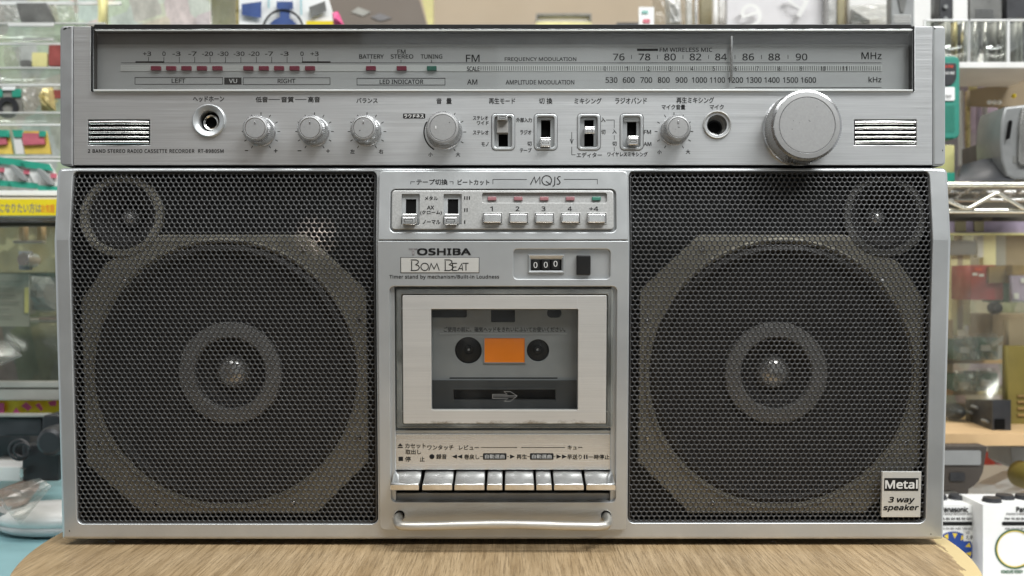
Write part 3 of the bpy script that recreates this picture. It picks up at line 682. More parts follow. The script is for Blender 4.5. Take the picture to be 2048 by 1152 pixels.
b = B(LOW); b.plate(rr_px(793, 577.5, 1226, 857, 3), (rr_px(803.5, 588.5, 1215, 850.5, 3),), -.006, .0016, 1.6, hb=.8); b.build('door_rim', 'acryl', dr)
B(LOW).rbox(801, 586, 1217.5, 853, -.0065, -.0052, 3).build('door_backing', 'black', dr) if False else None
B(LOW).plate(rr_px(786, 574, 1229, 861, 3), (rr_px(864, 620, 1154, 818, 3),), -.0075, -.0060, 0).build('door_backing', 'well', dr)
B(LOW).rbox(862, 617.5, 1156.5, 821, -.0010, .0002, 2).build('window_pane', 'window', dr)
b = B(LOW)
for pl in ([(803, 616.5), (1216, 616.5)], [(803, 822.8), (1216, 822.8)], [(863.5, 596), (863.5, 617)], [(1155, 592), (1155, 617)]): b.stroke(pl, .7, .0013 + .00005)
b.build('scribe_lines', 'ink_light', dr)
b = B(LOW); zz = lambda pts: [(740 + x / 3.84, 560 + y / 3.84) for x, y in pts]
b.stroke(zz([(942, 878), (1052, 878), (1030, 857), (1078, 857), (1130, 890), (1078, 932), (1032, 932), (1058, 910), (942, 910)]), .75, .0003, closed=True)
for yy in (888, 898): b.stroke(zz([(942, yy), (1122, yy)]), .6, .0003)
b.build('arrow_print', 'label_grey2', dr)
# ledge and label plate over the keys
B(LOW).rbox(781, 860.5, 1231.5, 940, -.012, -.0022, 1, .8).build('key_surround', 'paint', dk)
lp = B(LOW).rbox(790.5, 868, 1221, 940, -.0024, -.0012, 2, .8).build('key_label_plate', 'keyplate', dk)
K_ = lambda t, u, v, w_, h_, m='ink', e=-.0012, b=.2: text(t, u, v, w_, h_, LOW, e + P3, m, lp, bold=b)
for t, u, v, w_, h_ in (('カセット', 831, 892, 41, 9.5), ('取出し', 826.5, 903.8, 31, 9.5), ('停', 815.8, 918.3, 11, 10), ('止', 844.5, 918, 9.5, 9.5), ('ワンタッチ', 881, 895, 52, 9.5), ('録音', 883, 913.3, 20.5, 10),
                        ('巻戻し', 943.5, 913.8, 30, 10), ('レビュー', 938, 895, 40, 9), ('再生', 1043.5, 913.5, 20.5, 9.5), ('早送り', 1149, 913.8, 29, 10), ('キュー', 1150, 895, 29, 8.5), ('一時停止', 1198, 914, 42, 9.5)):
    K_(t, u, v, w_, h_)
b = B(LOW); e_ = -.0012 + P3; q = lambda *p: b.plate(poly_px(p), (), e_ - .00005, e_)
q((795.5, 892.5), (800.5, 886.5), (805.5, 892.5)); q((795.5, 894), (805.5, 894), (805.5, 896), (795.5, 896)); q((797, 913.5), (806, 913.5), (806, 922), (797, 922))
b.plate(circ_px(863.8, 913.3, 5, 20), (), e_ - .00005, e_)
for u in (904, 914.5): q((u + 10, 909), (u + 10, 917.5), (u, 913.2))
for u in (1020, 1113, 1124): q((u, 909), (u + 10, 913.2), (u, 917.5))
for u in (1167.5, 1172.3): q((u, 909.5), (u + 2.8, 909.5), (u + 2.8, 918), (u, 918))
for a_, c_, v in ((961.5, 1032.5, 895), (1043, 1130, 895), (960, 966, 913), (1014, 1018, 913), (1055, 1060, 913), (1107, 1111, 913)): b.stroke([(a_, v), (c_, v)], 1.1, e_)
for u in (1032.5, 1044): b.plate(circ_px(u, 895, 1.2, 10), (), e_ - .00005, e_)
for u in (966, 1060): b.plate(rr_px(u, 906.5, u + 47, 919.5, 2), (), e_ - .00005, e_)
b.build('printed_symbols', 'ink', lp)
for u in (989.5, 1083.5): K_('自動選曲', u, 913, 39, 8.2, 'ink_light', e_ - P3 + .0001, 0)
# piano keys
B(LOW).rbox(782, 938, 1231, 1004, -.012, -.0075, 0).build('key_slot', 'void', dk)
B(LOW).rbox(783, 986, 1230, 1006, -.009, -.0040, 4, 1).build('finger_recess', 'paint_dark', dk)
for ki, (u0, u1) in enumerate(((780.5, 837.5), (844.5, 904), (909, 968.5), (974, 1004.5), (1010, 1068), (1073, 1103.5), (1108.5, 1167.5), (1173, 1231))):
    f1, f0 = .0185, -.003; b = B(LOW); kf = LOW.k(970, f1); kb = LOW.k(940, f0)
    xa, xb = (u0 - 1024) * kf, (u1 - 1024) * kf
    zb, zf, zl = (576 - 941) * kb, (576 - 968.5) * kf, (576 - 981) * kf
    pr = [(f0, zb), (f0 + .0030, zb - .0002)]
    ms = 5
    for i in range(1, ms): t = i / ms; pr.append((f0 + .003 + (f1 - f0 - .0035) * t, zb - .0002 + (zf - zb + .0002) * t - .0009 * sin(pi * t)))
    pr += [(f1 - .0006, zf + .0001), (f1, zf - .0004), (f1, zl + .0004), (f1 - .0005, zl), (f0, zl)]
    inset = .0006
    cols = [(xa, 1), (xa + inset, 0), (xb - inset, 0), (xb, 1)]
    g = [[b.bm.verts.new((x, -(e_2 - (.0004 if ed and e_2 > .012 else 0)), z_ - (inset * .7 if ed and j_ < len(pr) - 3 else 0))) for j_, (e_2, z_) in enumerate(pr)] for x, ed in cols]
    for i in range(3):
        for j_ in range(len(pr)): b.bm.faces.new((g[i][j_], g[i + 1][j_], g[i + 1][(j_ + 1) % len(pr)], g[i][(j_ + 1) % len(pr)]))
    b.bm.faces.new(g[0]); b.bm.faces.new(g[-1])
    ky = b.build('piano_key', 'key', box, smooth=40)
# handle bar
kf = LOW.k(1052, .018); x0, x1 = (797 - 1024) * LOW.k(1035, .004), (1213.5 - 1024) * LOW.k(1035, .004); zh = (576 - 1034.5) * LOW.k(1035, .004)
zb_ = (576 - 1052.5) * kf; r_ = .00262; pts = []
xe0, xe1 = (793.5 - 1024) * kf, (1217.5 - 1024) * kf
pts += [(x0, -.004, zh), (x0, .004, zh), (x0 - .0005, .0085, zh - .0008)]
for t in range(1, 7):
    a_ = t / 6 * pi / 2; pts.append((xe0 + .004 * (1 - cos(a_)) - .0002, .0095 + .0085 * sin(a_) * .9, zh - .0016 + (zb_ - zh + .0016) * min(1, t / 4.5)))
n_ = 24
for t in range(n_ + 1):
    f = t / n_; pts.append((xe0 + .007 + (xe1 - xe0 - .014) * f, .0180, zb_ + .0011 * sin(pi * f) ** 2))
for t in range(6, 0, -1):
    a_ = t / 6 * pi / 2; pts.append((xe1 - .004 * (1 - cos(a_)) + .0002, .0095 + .0085 * sin(a_) * .9, zh - .0016 + (zb_ - zh + .0016) * min(1, t / 4.5)))
pts += [(x1 + .0005, .0085, zh - .0008), (x1, .004, zh), (x1, -.004, zh)]
B(LOW).tube(pts, r_, 16).build('stand_bar', M.setdefault('rod', mat('satin_rod', (.56, .54, .49), .38, .75, .06, 60)), box, smooth=60)

# ================================================================== STOOL AND SHOP
def wood():
    m, nt, p = nodes('pale_oak_veneer')
    rot = R(-7)
    g1 = noise(nt, 1, (210, 14, 60), 5, rot=rot, rough=.7); g2 = noise(nt, 1, (1050, 34, 60), 4, rot=rot, rough=.7); g3 = noise(nt, 7, (3, 1, 1), 3)
    c = ramp(nt, g1, .34, .66, (.34, .235, .125), (.55, .41, .245))
    c = mixc(nt, ramp(nt, g2, .38, .52, (.75, .75, .75), (0, 0, 0)), c, (.20, .135, .07))
    c = mixc(nt, .55, c, ramp(nt, g3, .3, .7, (.72, .70, .66), (1.1, 1.06, 1.0)), 'MULTIPLY')
    teal = ramp(nt, noise(nt, 42, detail=5, rough=.8), .715, .735, (0, 0, 0), (1, 1, 1)); c = mixc(nt, teal, c, (.10, .22, .18))
    # worn rim: bare core where the veneer has gone
    tc = nt.nodes.new('ShaderNodeTexCoord'); vd = nt.nodes.new('ShaderNodeVectorMath'); vd.operation = 'DISTANCE'; vd.inputs[1].default_value = (-.0085, .03, -.1547)
    nt.links.new(tc.outputs['Object'], vd.inputs[0])
    sx = nt.nodes.new('ShaderNodeSeparateXYZ'); nt.links.new(tc.outputs['Object'], sx.inputs[0])
    side = nt.nodes.new('ShaderNodeMath'); side.operation = 'GREATER_THAN'; side.inputs[1].default_value = .05; nt.links.new(sx.outputs[0], side.inputs[0])
    ad = nt.nodes.new('ShaderNodeMath'); ad.operation = 'MULTIPLY_ADD'; ad.inputs[1].default_value = .016; nt.links.new(noise(nt, 1, (200, 30, 60), 3, rot=rot), ad.inputs[0]); nt.links.new(vd.outputs['Value'], ad.inputs[2])
    gt = nt.nodes.new('ShaderNodeMath'); gt.operation = 'GREATER_THAN'; gt.inputs[1].default_value = .2755; nt.links.new(ad.outputs[0], gt.inputs[0])
    mu = nt.nodes.new('ShaderNodeMath'); mu.operation = 'MULTIPLY'; nt.links.new(gt.outputs[0], mu.inputs[0]); nt.links.new(side.outputs[0], mu.inputs[1])
    c = mixc(nt, mu.outputs[0], c, (.66, .52, .27))
    nt.links.new(c, p.inputs['Base Color']); p.inputs['Roughness'].default_value = .33
    bump(nt, p, g2, .45, .0004)
    return m
M['wood'] = wood()
M['woodedge'] = mat('dark_stool_edge', (.16, .115, .07), .5, 0, .2)
st = empty('round_stool', (-.0085, .03, -.175), 'round stool with a worn pale oak top under the radio cassette', 'stool')
b = B(BG(0)); bm = b.bm; cx_, cy_, zt, Rr_ = -.0085, .03, -.1547, .278
rings = []
for r_, z_ in ((.0001, zt), (.14, zt), (Rr_ - .0016, zt), (Rr_ - .0004, zt - .0006), (Rr_, zt - .002)):
    rings.append([bm.verts.new((cx_ + r_ * cos(2 * pi * i / 160), cy_ + r_ * sin(2 * pi * i / 160), z_)) for i in range(160)])
for a, c in zip(rings, rings[1:]):
    for i in range(160): bm.faces.new((a[i], a[(i + 1) % 160], c[(i + 1) % 160], c[i]))
b.build('stool_top', 'wood', st)
b = B(BG(0)); bm = b.bm; rings = []
for r_, z_ in ((Rr_, zt - .0021), (Rr_ - .0005, zt - .024), (Rr_ - .003, zt - .026), (.05, zt - .026)):
    rings.append([bm.verts.new((cx_ + r_ * cos(2 * pi * i / 160), cy_ + r_ * sin(2 * pi * i / 160), z_)) for i in range(160)])
for a, c in zip(rings, rings[1:]):
    for i in range(160): bm.faces.new((a[i], a[(i + 1) % 160], c[(i + 1) % 160], c[i]))
b.build('stool_edge', 'woodedge', st)

m_ = lambda n, *a, **k: M.setdefault(n, mat(n, *a, **k))
m_('ceiling_board', (.30, .30, .30), .8, var=.08, scale=2); m_('reflection_band_dark', (.05, .048, .045), .6, var=.3, scale=5); m_('shop_wall', (.62, .64, .65), .8, var=.08, scale=2); m_('beige_wall', (.50, .41, .30), .8, var=.05, scale=6); m_('cloth_blue', (.30, .53, .57), .45, var=.12, scale=9, spots=(14, .66, (.22, .46, .40)))
m_('brown_card', (.20, .165, .135), .6, var=.08, scale=8); m_('greenwhite', (.55, .57, .47), .5, var=.25, scale=30, spots=(24, .60, (.74, .73, .60)))
m_('yellowacryl', (.72, .66, .30), .3, var=.2, scale=22); m_('white_card', (.72, .71, .68), .5, var=.06, scale=25); m_('white_bright', (.86, .86, .84), .4, var=.03)
m_('green_card', (.03, .32, .22), .45, var=.15, scale=40); m_('pink_card', (.52, .13, .17), .5, var=.3, scale=60); m_('yellow_card', (.68, .50, .10), .5, var=.2, scale=60)
m_('yellow_sign', (.80, .62, .02), .4, var=.05); m_('red_ink', (.60, .06, .03), .5); m_('orange_ink', (.75, .25, .03), .5); m_('magenta', (.60, .08, .22), .5)
m_('steel', (.58, .57, .54), .25, metal=.9, var=.2, scale=30); m_('wire_chrome', (.78, .76, .66), .2, metal=.9, var=.15, scale=20)
m_('case_brown', (.075, .066, .048), .5, var=.35, scale=22, spots=(30, .62, (.22, .18, .10))); m_('case_khaki', (.27, .235, .13), .5, var=.35, scale=26, spots=(30, .6, (.5, .45, .26)))
m_('notice', (.36, .355, .34), .6, var=.05, scale=40); m_('dark_device', (.030, .031, .034), .4, var=.3, scale=40); m_('grey_device', (.24, .245, .24), .4, metal=.3, var=.1)
m_('darkbag', (.16, .16, .15), .3, var=.3, scale=40); m_('blue_item', (.05, .09, .25), .4, var=.2); m_('brown_leather', (.26, .18, .14), .3, var=.25, scale=30)
m_('mouse_white', (.76, .76, .74), .35, var=.03); m_('radio_green', (.03, .24, .18), .45, var=.05); m_('red_box', (.33, .035, .04), .45, var=.15, scale=60)
m_('brown_box', (.26, .17, .06), .5, var=.25, scale=50); m_('pcb_green', (.018, .07, .035), .5, var=.5, scale=80, spots=(60, .68, (.45, .44, .36))); m_('olive_box', (.17, .135, .03), .45, var=.15, scale=30)
m_('beech', (.62, .42, .22), .5, var=.07, scale=30); m_('printer', (.055, .045, .037), .5, var=.1); m_('label_grey', (.26, .265, .26), .5, var=.05)
m_('lilac', (.42, .35, .46), .4, var=.35, scale=24, spots=(22, .6, (.62, .56, .66))); m_('pale_lilac', (.62, .60, .60), .5, var=.03); m_('emblem_blue', (.015, .06, .28), .4, var=.15, scale=50)
m_('emblem_yellow', (.80, .58, .05), .4); m_('dark_green', (.05, .13, .07), .4); m_('gold', (.62, .52, .24), .3, metal=.6, var=.3, scale=60)
m_('redcell', (.30, .07, .06), .5, var=.3, scale=50); m_('cabinet_tan', (.30, .23, .14), .6, var=.2, scale=12); m_('shelf_grey', (.40, .39, .35), .4, metal=.3, var=.2, scale=20)
def clutter(name, base, amt, scale=26, seed=0.):
    m, nt, p = nodes(name)
    tc = nt.nodes.new('ShaderNodeTexCoord'); mp = nt.nodes.new('ShaderNodeMapping'); mp.inputs['Scale'].default_value = (1, .4, .75); mp.inputs['Location'].default_value = (seed, 0, seed)
    mp.inputs['Rotation'].default_value = (0, .25, 0)
    vo = nt.nodes.new('ShaderNodeTexVoronoi'); vo.inputs['Scale'].default_value = scale; vo.distance = 'CHEBYCHEV'
    nt.links.new(tc.outputs['Object'], mp.inputs[0]); nt.links.new(mp.outputs[0], vo.inputs['Vector'])
    hs = nt.nodes.new('ShaderNodeHueSaturation'); hs.inputs['Saturation'].default_value = .5; hs.inputs['Value'].default_value = .9; nt.links.new(vo.outputs['Color'], hs.inputs['Color'])
    c = mixc(nt, amt, base, hs.outputs[0])
    c = mixc(nt, .6, c, ramp(nt, noise(nt, 60, (1, .5, .6), 4, rough=.75), .3, .7, (.45, .45, .42), (1.25, 1.25, 1.2)), 'MULTIPLY')
    nt.links.new(c, p.inputs['Base Color']); p.inputs['Roughness'].default_value = .35; return m
M['clutter_pale'] = clutter('packets_pale', (.62, .62, .50), .30, 34); M['clutter_dark'] = clutter('packets_dark', (.13, .11, .075), .16, 24, 3.)
M['clutter_lilac'] = clutter('packets_lilac', (.42, .36, .42), .30, 22, 5.); M['clutter_tan'] = clutter('packets_tan', (.26, .205, .12), .25, 26, 8.)
M['bag'] = glass('clear_bag', (.93, .93, .91), .06, .30, .35, .06, (.7, .7, .68), 45)
M['acryl2'] = glass('pocket_acrylic', (.93, .95, .93), .06, .05, .7, .03, (.8, .82, .8), 25)
M['pane'] = glass('case_glass', (.90, .91, .86), .04, .15, .4, .015, (.8, .8, .75), 12)
def bx(name, u0, v0, u1, v1, y, t, m, parent=None, r=0, bev=0, **tg):
    """upright box whose front face covers the measured rectangle at depth y"""
    o = B(BG(y)).rbox(u0, v0, u1, v1, -t, 0, r, bev).build(name, m, parent)
    if tg: tag(o, **tg)
    return o
def wpt(u, v, y): k = S * (D + y) / D; return ((u - 1024) * k, -y, (576 - v) * k)
def quad(name, pts, y, t, m, parent=None, **tg):
    o = B(BG(y)).plate(poly_px(pts), (), -t, 0, back=True).build(name, m, parent)
    if tg: tag(o, **tg)
    return o
def holder(name, u, v, y, label, cat, group=None): x, e, z_ = wpt(u, v, y); return empty(name, (x, -e, z_), label, cat, group)
def crumple(name, pts, y, t, m, parent=None, seed=1, n=9, amp=.004, **tg):
    """thin crumpled film bag spanning a quad of pixels"""
    rnd = random.Random(seed); b = B(BG(y)); bm = b.bm; k = S * (D + y) / D; P = [Vector(p) for p in pts]
    for side in (0, 1):
        g = []
        for i in range(n + 1):
            row = []
            for j in range(n + 1):
                a, c = i / n, j / n; p = P[0] * (1 - a) * (1 - c) + P[1] * a * (1 - c) + P[2] * a * c + P[3] * (1 - a) * c
                ed = sin(pi * a) ** .5 * sin(pi * c) ** .5 if 0 < i < n and 0 < j < n else 0
                dy = (t * .5 * ed + rnd.uniform(-amp, amp)) * (1 if side else -1) if ed else rnd.uniform(-amp, amp) * .0
                row.append(bm.verts.new(((p.x - 1024) * k, dy, (576 - p.y) * k)))
            g.append(row)
        for i in range(n):
            for j in range(n):
                bm.faces.new((g[i][j], g[i + 1][j], g[i + 1][j + 1])); bm.faces.new((g[i][j], g[i + 1][j + 1], g[i][j + 1]))
    o = b.build(name, m, parent, smooth=0)
    if tg: tag(o, **tg)
    return o
ST = 'structure'
# room
b = B(BG(0)); b.wbox(-3, 3, -1.62, -1.6, -1.2, 1.6); tag(b.build('back_wall', 'beige_wall', None), kind=ST)
b = B(BG(0)); b.wbox(-3, 3, -1.7, 2.2, -1.1, -1.08); tag(b.build('floor', 'case_brown', None), kind=ST)
b = B(BG(0)); b.wbox(-3, 3, -1.7, 2.2, 1.60, 1.62); tag(b.build('ceiling', 'ceiling_board', None), kind=ST)
b = B(BG(0)); b.wbox(-3, 3, 2.2, 2.22, -1.2, 1.6); tag(b.build('front_wall', 'shop_wall', None), kind=ST)
b = B(BG(0)); b.wbox(-3.0, -.42, 2.15, 2.198, -1.08, 1.1); tag(b.build('added_dark_panel', 'brown_card', None), kind=ST)  # unseen dark panel, added to dim reflections on the left side
for z0_, z1_, xa_, xb_ in ((-1.08, -.42, -.42, 3), (.47, .66, -.42, -.04), (.47, .66, .30, 3), (.86, .95, -.42, 3), (-.42, .2, .55, .70), (.0, .05, -.42, .55)):
    b = B(BG(0)); b.wbox(xa_, xb_, 2.14, 2.197, z0_, z1_); tag(b.build('added_reflection_band', 'reflection_band_dark', None), kind=ST)  # unseen dark bands, added to break up reflections in chrome and dial glass
b = B(BG(0)); b.wbox(-1.0, .08, -.52, .12, -.225, -.212); tag(b.build('counter_cloth', 'cloth_blue', None), label='pale blue cloth covered counter lower than the stool, at the left', category='counter')
b = B(BG(0)); b.wbox(.10, 1.2, -.62, .05, -.30, -.285); tag(b.build('side_counter', 'white_card', None), label='white counter top holding the two boxed radios', category='counter')

# ---------------------------------------------------------------- upper left: stepped acrylic display
rk = holder('acrylic_display', 60, 400, .55, 'stepped clear acrylic shelf display full of packets, left of the radio', 'display rack')
bx('back_sheet', -60, -20, 420, 392, .62, .004, 'clutter_pale', rk)
for i, (va, vb, y, ue) in enumerate(((46, 88, .52, 150), (135, 170, .49, 190), (225, 250, .46, 190), (314, 322, .43, 190))):
    l_ = bx('shelf_lip', -60, va, ue + 60, vb, y, .003, 'acryl', rk)
    bx('shelf_edge', -60, vb - 2.2, ue + 60, vb + .8, y - .004, .004, 'white_bright', rk)
    bx('shelf_rim', -60, va - 1, ue + 60, va + 1.2, y - .003, .003, 'white_card', rk)
bx('shelf_lip', -40, 3, 240, 9, .56, .004, 'white_bright', rk); bx('bag_rail', 16, 47, 105, 52, .50, .004, 'white_card', rk)
bx('upright', 148, -20, 153, 60, .55, .004, 'acryl', rk); bx('upright', 196, -20, 202, 60, .54, .02, 'yellowacryl', rk)
quad('dark_packet', [(32, 6), (93, 6), (108, 44), (42, 44)], .535, .006, 'darkbag', None, label='dark grey packet on the topmost acrylic tier', category='packet')
crumple('clear_packet', [(-12, 10), (30, 10), (42, 46), (-12, 46)], .53, .02, 'bag', None, 3, label='clear packet at the left end of the topmost acrylic tier', category='packet')
crumple('clear_packet', [(98, 8), (146, 8), (148, 46), (108, 46)], .54, .02, 'bag', None, 4, label='clear packet on the topmost acrylic tier, right of the dark one', category='packet')
bx('price_strip', 46, 76, 105, 80, .515, .003, 'white_bright', None, label='narrow white strip on the topmost shelf lip', category='price strip')
crumple('white_packet', [(8, 95), (38, 92), (36, 134), (10, 134)], .505, .02, 'bag', None, 5, label='cloudy white packet on the second acrylic tier', category='packet')
bx('yellow_tag', 64, 105, 94, 133, .505, .004, 'yellowacryl', None, 3, label='pale yellow card on the second acrylic tier', category='card')
bx('dark_clip', 40, 120, 62, 133, .503, .008, 'darkbag', None, 4, .5, label='small dark clip between white packet and yellow card', category='clip')
bx('red_packet', 97, 90, 124, 132, .503, .008, 'redcell', None, 3, 1, label='dull red packet at the right end of the second tier', category='packet')
h = holder('ring_packet', 16, 220, .475, 'grey packet with green corners and a dark ring, third acrylic tier', 'packet')
quad('card', [(-10, 172), (40, 172), (46, 222), (-10, 222)], .478, .003, 'shelf_grey', h); bx('corner_label', 24, 178, 41, 194, .476, .002, 'green_card', h); bx('corner_label', -10, 178, 4, 194, .476, .002, 'green_card', h)
bx('white_label', 4, 173, 29, 180, .475, .002, 'white_bright', h)
b = B(BG(.474)); b.lathe(14, 215, [(22, -.002), (21, 0), (12, 0), (11, -.002)], 32, close=False); b.build('ring', 'dark_device', h)
crumple('clear_bag', [(45, 172), (86, 174), (80, 222), (50, 222)], .475, .03, 'bag', None, 6, label='crumpled clear bag of small parts on the third tier', category='bag')
crumple('gold_bag', [(86, 176), (106, 174), (112, 222), (82, 222)], .473, .03, 'gold', None, 7, 6, label='bag of gold coloured parts on the third tier', category='bag')
bx('red_tag', 106, 180, 124, 196, .475, .004, 'redcell', None, label='small red tag at the right end of the third tier', category='tag')
for u, w_, tl in ((-14, 30, 'at the left edge of the photo'), (42, 50, 'nearer the radio')):
    h = holder('pink_packet', u + 20, 308, .45, 'yellow based packet with pink middle, fourth tier, ' + tl, 'packet', 'pink and green packets')
    quad('card', [(u, 262), (u + w_, 262), (u + w_ + 10, 308), (u + 6, 308)], .452, .003, 'yellow_card', h); quad('middle', [(u, 266), (u + w_ - 8, 266), (u + w_ - 3, 288), (u + 5, 290)], .448, .004, 'pink_card', h)
    quad('header', [(u - 18 if u > 0 else u, 260), (u + 2 if u > 0 else u + w_, 260), (u + 2 if u > 0 else u + w_ + 2, 274), (u - 14 if u > 0 else u, 274)], .447, .003, 'green_card', h); bx('header_label', u + w_ - 14, 262, u + w_ - 2, 273, .446, .003, 'green_card', h)
    quad('clear_edge', [(u - 16, 274), (u, 274), (u + 6, 308), (u - 10, 308)], .449, .003, 'white_card', h)
def blister(ux, vx, i, lab):
    h = holder('blister_card', ux + 30, vx + 60, .42 - i * .002, lab, 'blister card', 'green topped blister cards')
    y = .42 - i * .003
    o_ = [(ux - 20, vx), (ux + 36, vx + 8), (ux + 74, vx + 66), (ux + 16, vx + 62)]
    quad('card', o_, y, .003, 'white_card', h)
    lerp = lambda p, q, t: (p[0] + (q[0] - p[0]) * t, p[1] + (q[1] - p[1]) * t)
    quad('header', [o_[0], o_[1], lerp(o_[1], o_[2], .24), lerp(o_[0], o_[3], .24)], y - .0032, .001, 'green_card', h)
    quad('footer', [lerp(o_[0], o_[3], .80), lerp(o_[1], o_[2], .80), o_[2], o_[3]], y - .0032, .001, 'green_card', h)
    cx2 = (o_[0][0] + o_[2][0]) / 2; cy2 = (o_[0][1] + o_[2][1]) / 2
    el = [(cx2 + 18 * cos(t * pi / 12) * .78 + 12 * sin(t * pi / 12) * .5, cy2 + 18 * cos(t * pi / 12) * .9 - 10 * sin(t * pi / 12) * .2) for t in range(24)]
    B(BG(y - .003)).plate(poly_px(el), (), -.001, .005, 1.2).build('blister', 'label_grey', h)
    bx('pink_print', cx2 + 12, cy2 - 6, cx2 + 24, cy2 + 3, y - .0032, .001, 'pink_card', h)
blister(-42, 308, 0, 'leftmost green topped blister card with a grey oval, cut by the photo edge')
blister(8, 312, 1, 'second of the green topped blister cards with a grey oval')
blister(62, 320, 2, 'green topped blister card touching the radio corner')
bx('tray_edge', -60, 381, 190, 391, .40, .02, 'white_bright', rk, 0, 2)
sg = holder('yellow_sign', 60, 434, .40, 'yellow shop sign strip with dark and orange Japanese writing', 'sign')
bx('sign_board', -60, 395, 190, 434, .398, .004, 'white_card', sg); bx('sign_face', -60, 398, 190, 431, .3935, .001, 'yellow_sign', sg)
bgm = BG(.3934)
text('になりたい方は', 40, 416, 84, 19, bgm, P3, 'ink_worn', sg); text('お気軽', 96, 417, 27, 17, bgm, P3, 'orange_ink', sg)
# glass case left
gc = holder('glass_case', 60, 800, .45, 'dark glass display case with a steel edge, left of the radio', 'display case')
bx('case_back', -80, 434, 260, 800, .62, .004, 'clutter_dark', gc); bx('top_rail', -80, 434, 190, 441, .40, .012, 'steel', gc, 0, 2); bx('top_rail', -80, 444, 190, 452, .41, .012, 'case_brown', gc)
bx('light_back', -80, 455, 190, 545, .60, .004, 'case_khaki', gc); bx('rail_grip', 25, 481, 84, 486, .405, .008, 'steel', gc, 2, 1)
for u in (38, 74): bx('wood_post', u, 450, u + 8, 484, .45, .012, 'beech', gc)
bx('shelf', -80, 640, 200, 645, .50, .10, 'shelf_grey', gc)
bx('glass_pane', -80, 452, 190, 765, .405, .003, 'pane', gc)
lk = B(BG(.395)); lk.lathe(60, 520, [(14, -.008), (14, .010), (12, .014)], 28); lk.build('case_lock', 'steel', gc)
bx('lock_plate', 37, 502, 58, 540, .396, .008, 'grey_device', gc, 2, 1)
bx('steel_edge', -80, 763, 190, 775, .40, .01, 'shelf_grey', gc, 0, 2); bx('steel_edge', -80, 777, 190, 801, .402, .01, 'shelf_grey', gc, 0, 4)
pn = bx('paper_notice', -30, 548, 58, 653, .415, .002, 'notice', None, label='grey paper notice taped inside the glass case', category='notice')
for i in range(6): bx('printed_rule', -26, 562 + i * 14, 42 - (i * 17) % 23, 563.6 + i * 14, .4128, .0001, 'ink_worn', pn)
bx('yellow_margin', 49, 575, 57, 626, .4128, .0001, 'yellowacryl', pn)
crumple('camera_box', [(62, 552), (110, 555), (112, 622), (64, 620)], .50, .04, 'grey_device', None, 9, 5, label='blurred blue grey pack inside the glass case beside the notice', category='pack')
for i in range(3): bx('brown_case_box', 78, 625 + i * 9, 130, 632 + i * 9, .50, .05, 'brown_leather' if i % 2 else 'case_khaki', None, 1, label=('topmost', 'middle', 'lowest')[i] + ' of three thin brown boxes stacked in the glass case', category='box', group='thin boxes in the case')
crumple('crystal_bag', [(-14, 688), (10, 679), (45, 712), (-14, 738)], .36, .05, 'bag', None, 12, 5, label='clear faceted plastic bag against the dark glass case', category='bag')
# yellow and pink strip, black devices
ps = holder('yellow_banner', 60, 830, .42, 'yellow banner with pink shapes below the glass case', 'banner')
bx('banner', -60, 800, 200, 830, .42, .004, 'yellow_sign', ps)
for i, pl in enumerate(([(-20, 806), (8, 806), (8, 828), (-20, 828)], [(26, 824), (32, 815), (40, 826), (34, 829)], [(42, 812), (52, 804), (64, 815), (56, 822)], [(70, 810), (78, 806), (86, 818), (82, 822)], [(96, 804), (112, 800), (112, 812), (100, 812)])):
    B(BG(.4155)).plate(poly_px(pl), (), -.0004, 0).build('pink_shape', 'magenta', ps)
dv = holder('black_deck', 40, 870, .36, 'black boxy device with a pale top edge behind the coiled cable', 'audio device')
bx('body', -60, 834, 105, 872, .36, .02, 'dark_device', dv, 2, 1.5); bx('top_edge', -60, 829, 100, 834, .355, .012, 'shelf_grey', dv, 2, 1.5); bx('screen', 12, 838, 82, 868, .3585, .002, 'dark_device', dv, 1)
cm = holder('black_camera', 100, 960, .30, 'black camera standing left of the radio', 'camera')
bx('body', 44, 890, 118, 962, .31, .06, 'dark_device', cm, 4, 3); lk = B(BG(.30)); lk.lathe(112, 880, [(30, -.02), (30, .006), (26, .012), (20, .014)], 36); lk.build('lens', 'dark_device', cm)
bx('grip', 84, 830, 120, 890, .32, .05, 'dark_device', cm, 8, 4); bx('strap_lug', 40, 938, 46, 955, .30, .006, 'steel', cm, 2)
b = B(BG(0)); pts = []
for i in range(60):
    t = i / 59; k = S * (D + .30) / D; pts.append(((36 + 22 * cos(t * 4 * pi) * (1 - .4 * t) - 1024 + 16 * t) * k, -.30 + .004 * t, (576 - 898 - 22 * sin(t * 4 * pi) * (1 - .5 * t)) * k))
b.tube(pts, .0016, 8); tag(b.build('coiled_cable', 'dark_device', None, smooth=60), label='black cable looped in front of the black devices', category='cable')
bx('dark_pedestal', -60, 872, 60, 935, .40, .08, 'dark_device', None, 2, 2, label='low black unit under the boxy device and cable', category='audio device')
bx('pale_box', -60, 934, 40, 962, .34, .09, 'white_card', None, 1, 1, label='flat pale box lying behind the bagged phone', category='box')
ph = holder('bagged_phone', 40, 1050, .24, 'brown phone in a clear plastic bag on the blue cloth', 'phone')
b = B(BG(0)); pts = [wpt(u, v, y) for u, v, y in ((-30, 990, .30), (60, 955, .32), (80, 966, .32), (-30, 1046, .245), (50, 1008, .26), (78, 975, .30), (-30, 1052, .25), (52, 1012, .27))]; b.hull(pts); b.build('phone_body', 'brown_leather', ph, smooth=0)
b = B(BG(0)); pts = [wpt(u, v, y) for u, v, y in ((-30, 1050, .25), (50, 1044, .25), (58, 1012, .27), (-30, 1012, .25), (-30, 1030, .30), (56, 1020, .30))]; b.hull(pts); b.build('phone_edge', 'grey_device', ph, smooth=0)
